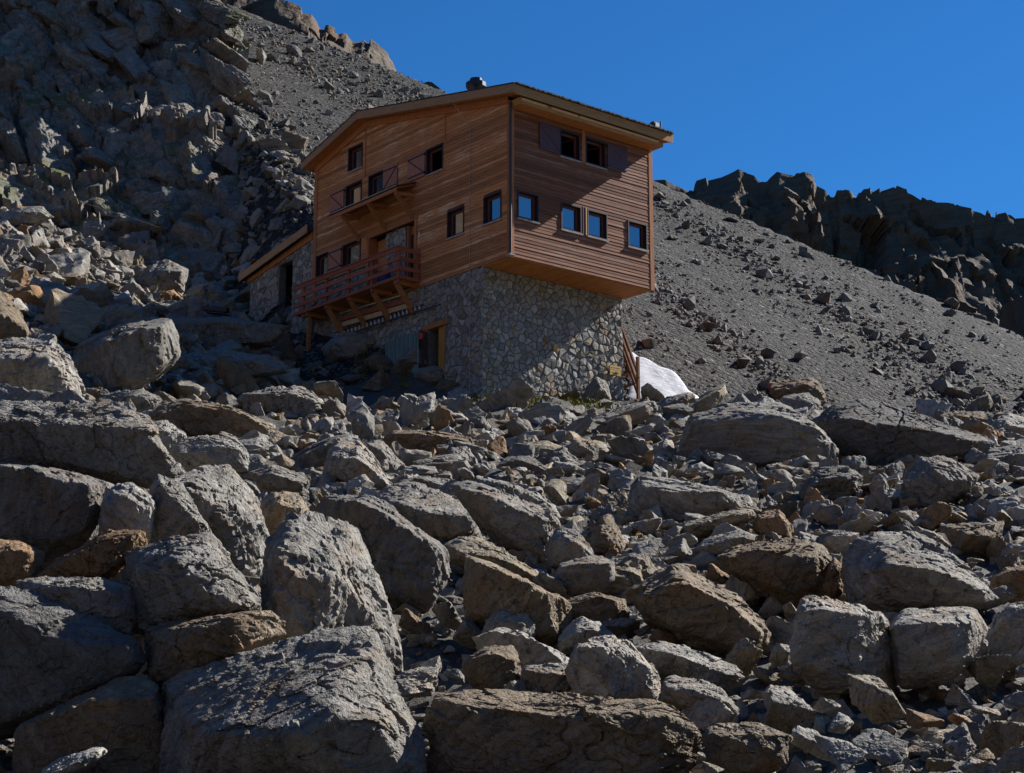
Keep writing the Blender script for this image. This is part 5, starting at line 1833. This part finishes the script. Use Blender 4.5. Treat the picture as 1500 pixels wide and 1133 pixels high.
MB().tube([(q[0], q[1], q[2]), (q[0], q[1], q[2] + 0.1)], 0.30, 18).build('foot_ring', M_BLUE, e)
MB().tube([(q[0], q[1], q[2] + 0.1), (q[0], q[1], q[2] + 0.35), (q[0], q[1], q[2] + 0.6)], 0.33, 18).build('body', M_BLUE, e)
MB().tube([(q[0], q[1], q[2] + 0.6), (q[0], q[1], q[2] + 0.75)], 0.28, 18).build('neck', M_BLUE, e)
# iron steps at the annex door
e = thing('iron_steps', 'dark iron steps with handrail leading up to the annex door', 'steps')
MB().beam(g(16.55, 0.25, 1.6), g(16.9, 1.5, 0.0), 0.06, 0.10).build('stringer', M_IRON, e)
MB().beam(g(17.5, 0.25, 1.5), g(17.85, 1.5, -0.1), 0.06, 0.10).build('stringer', M_IRON, e)
for k in range(5):
    t = (k + 0.5) / 5
    MB().beam(g(16.55 + 0.35 * t, 0.25 + 1.25 * t, 1.6 - 1.6 * t), g(17.5 + 0.35 * t, 0.25 + 1.25 * t, 1.5 - 1.6 * t), 0.22, 0.03).build('tread', M_PIPE, e)
# wooden stair behind the hut, beside the snow
e = thing('wooden_stair', 'brown wooden stair behind the right end of the hut beside the snow', 'stair')
a = Vector(HM.inverted() @ Vector(P(905, 480, 74)))
b = Vector(HM.inverted() @ Vector(P(933, 560, 72.4)))
for k, (dx, dz) in enumerate(((0.0, 0.0), (0.02, -0.45), (0.04, 0.42))):
    MB().beam(a + Vector((dx, 0, dz)), b + Vector((dx, 0, dz)), 0.07, 0.15).build('stair_rail', M_STAIR, e)
MB().beam(a + Vector((0.08, -0.1, 0.22)), b + Vector((0.08, -0.1, 0.22)), 0.05, 0.035).build('painted_lit_edge', M_CREAM, e)  # cream colour stands in for the sunlit edge of the stringer
pp = Vector(HM.inverted() @ Vector(P(934, 523, 72.4)))
MB().beam(pp, pp + Vector((0, 0, -2.2)), 0.12, 0.12, (1, 0, 0)).build('post', M_STAIR, e)
for k in range(5):
    t = (k + 0.5) / 5
    c = a.lerp(b, t)
    MB().beam(c + Vector((0, 0, -0.3)), c + Vector((0.2, 1.0, -0.3)), 0.25, 0.04).build('tread', M_STAIR, e)
# stack of timber beams left of the hut
for px0, px1, row0, row1, lab in ((212, 285, 452, 455, 'long dark timber beam lying left of the annex, the left one'), (284, 334, 451, 455, 'shorter dark timber beam lying next to the annex, the right one')):
    p0, p1 = P(px0, row0, 78), P(px1, row1, 77)
    e = link('timber_beam', None); e.location = p0
    MB().beam((0, 0, 0), tuple(p1 - p0), 0.26, 0.24).build('beam', M_CASE, e, 0.02)
    MB().beam((0, 0.0, -0.2), tuple(p1 - p0 + np.array([0, 0, -0.2])), 0.5, 0.05).build('skid', M_PIPE, e)
    prop(e, lab, 'beam', 'timber beams by the annex')
# hanging cable at far left
pts = [P(-30, 250, 88), P(0, 262, 88), P(60, 282, 88.5), P(130, 300, 89), P(200, 322, 90), P(235, 334, 90.5)]
o = MB().tube([tuple(p) for p in pts], 0.018, 6).build('cable', M_PIPE)
prop(o, 'thin cable hanging across the foot of the cliff at left', 'cable')


# snow patch
def slope_patch(name, label, poly, mat, cat, th=0.08):
    c = np.mean(np.array(poly), 0)
    N_ = 26
    ring = []
    pl = list(poly)
    per = []
    for i in range(len(pl)):
        for t in np.linspace(0, 1, 6, endpoint=False):
            per.append((pl[i][0] * (1 - t) + pl[(i + 1) % len(pl)][0] * t, pl[i][1] * (1 - t) + pl[(i + 1) % len(pl)][1] * t))
    V_, F_ = [], []
    rings = 10
    for k in range(rings + 1):
        s = k / rings
        for a, b in per:
            p = scree_hit(c[0] + (a - c[0]) * s, c[1] + (b - c[1]) * s)
            p = p + np.array([0, 0, 0.16 + th * (1 - s ** 6) - 0.22 * (k == rings)])
            V_.append(p)
    V_ = np.array(V_)
    V_[:, 2] += 0.12 * fbm(V_ * 1.3, 5, 4)
    V_[-len(per):, :2] += 0.22 * np.stack([fbm(V_[-len(per):] * 2.0, 15, 3), fbm(V_[-len(per):] * 2.0, 16, 3)], 1)
    n = len(per)
    for k in range(rings):
        for i in range(n):
            F_.append([k * n + i, k * n + (i + 1) % n, (k + 1) * n + (i + 1) % n, (k + 1) * n + i])
    me = fast_mesh(name, V_, F_, True)
    return prop(link(name, me, None, mat), label, cat)


ts = NT('old_snow', 0.6, 0.3)
geo = ts.n('ShaderNodeNewGeometry')
nz = ts.noise(ts.mapping(geo.outputs['Position'], (0.5, 3.2, 3.2), (0, 0, -0.5)), 1.4, 6, 0.7)
ts.l(ts.ramp(nz, [(0.30, (0.16, 0.165, 0.18)), (0.44, (0.36, 0.37, 0.39)), (0.6, (0.43, 0.44, 0.46))]), ts.b.inputs['Base Color'])
ts.l(ts.bump(nz, 0.5, 0.08), ts.b.inputs['Normal'])
slope_patch('snow_patch', 'white old snow patch at the foot of the scree right of the hut', [(918, 514), (932, 521), (950, 527), (968, 537), (985, 543), (1003, 557), (1012, 571), (1027, 577), (1012, 584), (985, 579), (950, 580), (918, 570)], ts.m, 'snow')


# grass in front of the stone wall and on the ledges
def grass(name, label, spots, seed):
    rng = np.random.RandomState(seed)
    B = []
    for px, row, Y, w, n in spots:
        for k in range(n):
            B.append(P(px + rng.normal() * w, row, Y + rng.normal() * 0.8))
    B = np.array(B)
    B[:, 2] = ground(B[:, 0], B[:, 1]) + 0.02
    n = len(B)
    a = rng.uniform(0, PI, n)
    d = np.stack([np.cos(a), np.sin(a), a * 0], 1) * 0.035
    top = B + np.stack([rng.normal(0, 0.1, n), rng.normal(0, 0.1, n), rng.uniform(0.05, 0.15, n)], 1)
    V_ = np.stack([B - d, B + d, (B + top) / 2 + d * 0.6, top], 1).reshape(-1, 3)
    F_ = np.arange(4 * n).reshape(n, 4)
    me = fast_mesh(name, np.array(V_), F_)
    return prop(link(name, me, None, M_GRASS), label, 'grass', kind='stuff')


M_GRASS = plain('alpine_grass', (0.16, 0.15, 0.03), 0.8, 0.2, 0.45, 3)
sp = []
for px in range(686, 896, 5):
    for row in (582, 588, 594, 600):
        hp = ground_hit(px, row + 5 * math.sin(px * 0.06))
        if hp is not None and math.sin(px * 0.11 + row) > -0.75: sp.append((px, row, hp[1], 6, 60))
for px, row in ((425, 556), (683, 578), (530, 535), (590, 560)):
    hp = ground_hit(px, row)
    if hp is not None: sp.append((px, row, hp[1], 7, 260))
grass('grass', 'short green grass along the foot of the sunlit stone wall', sp, 3)
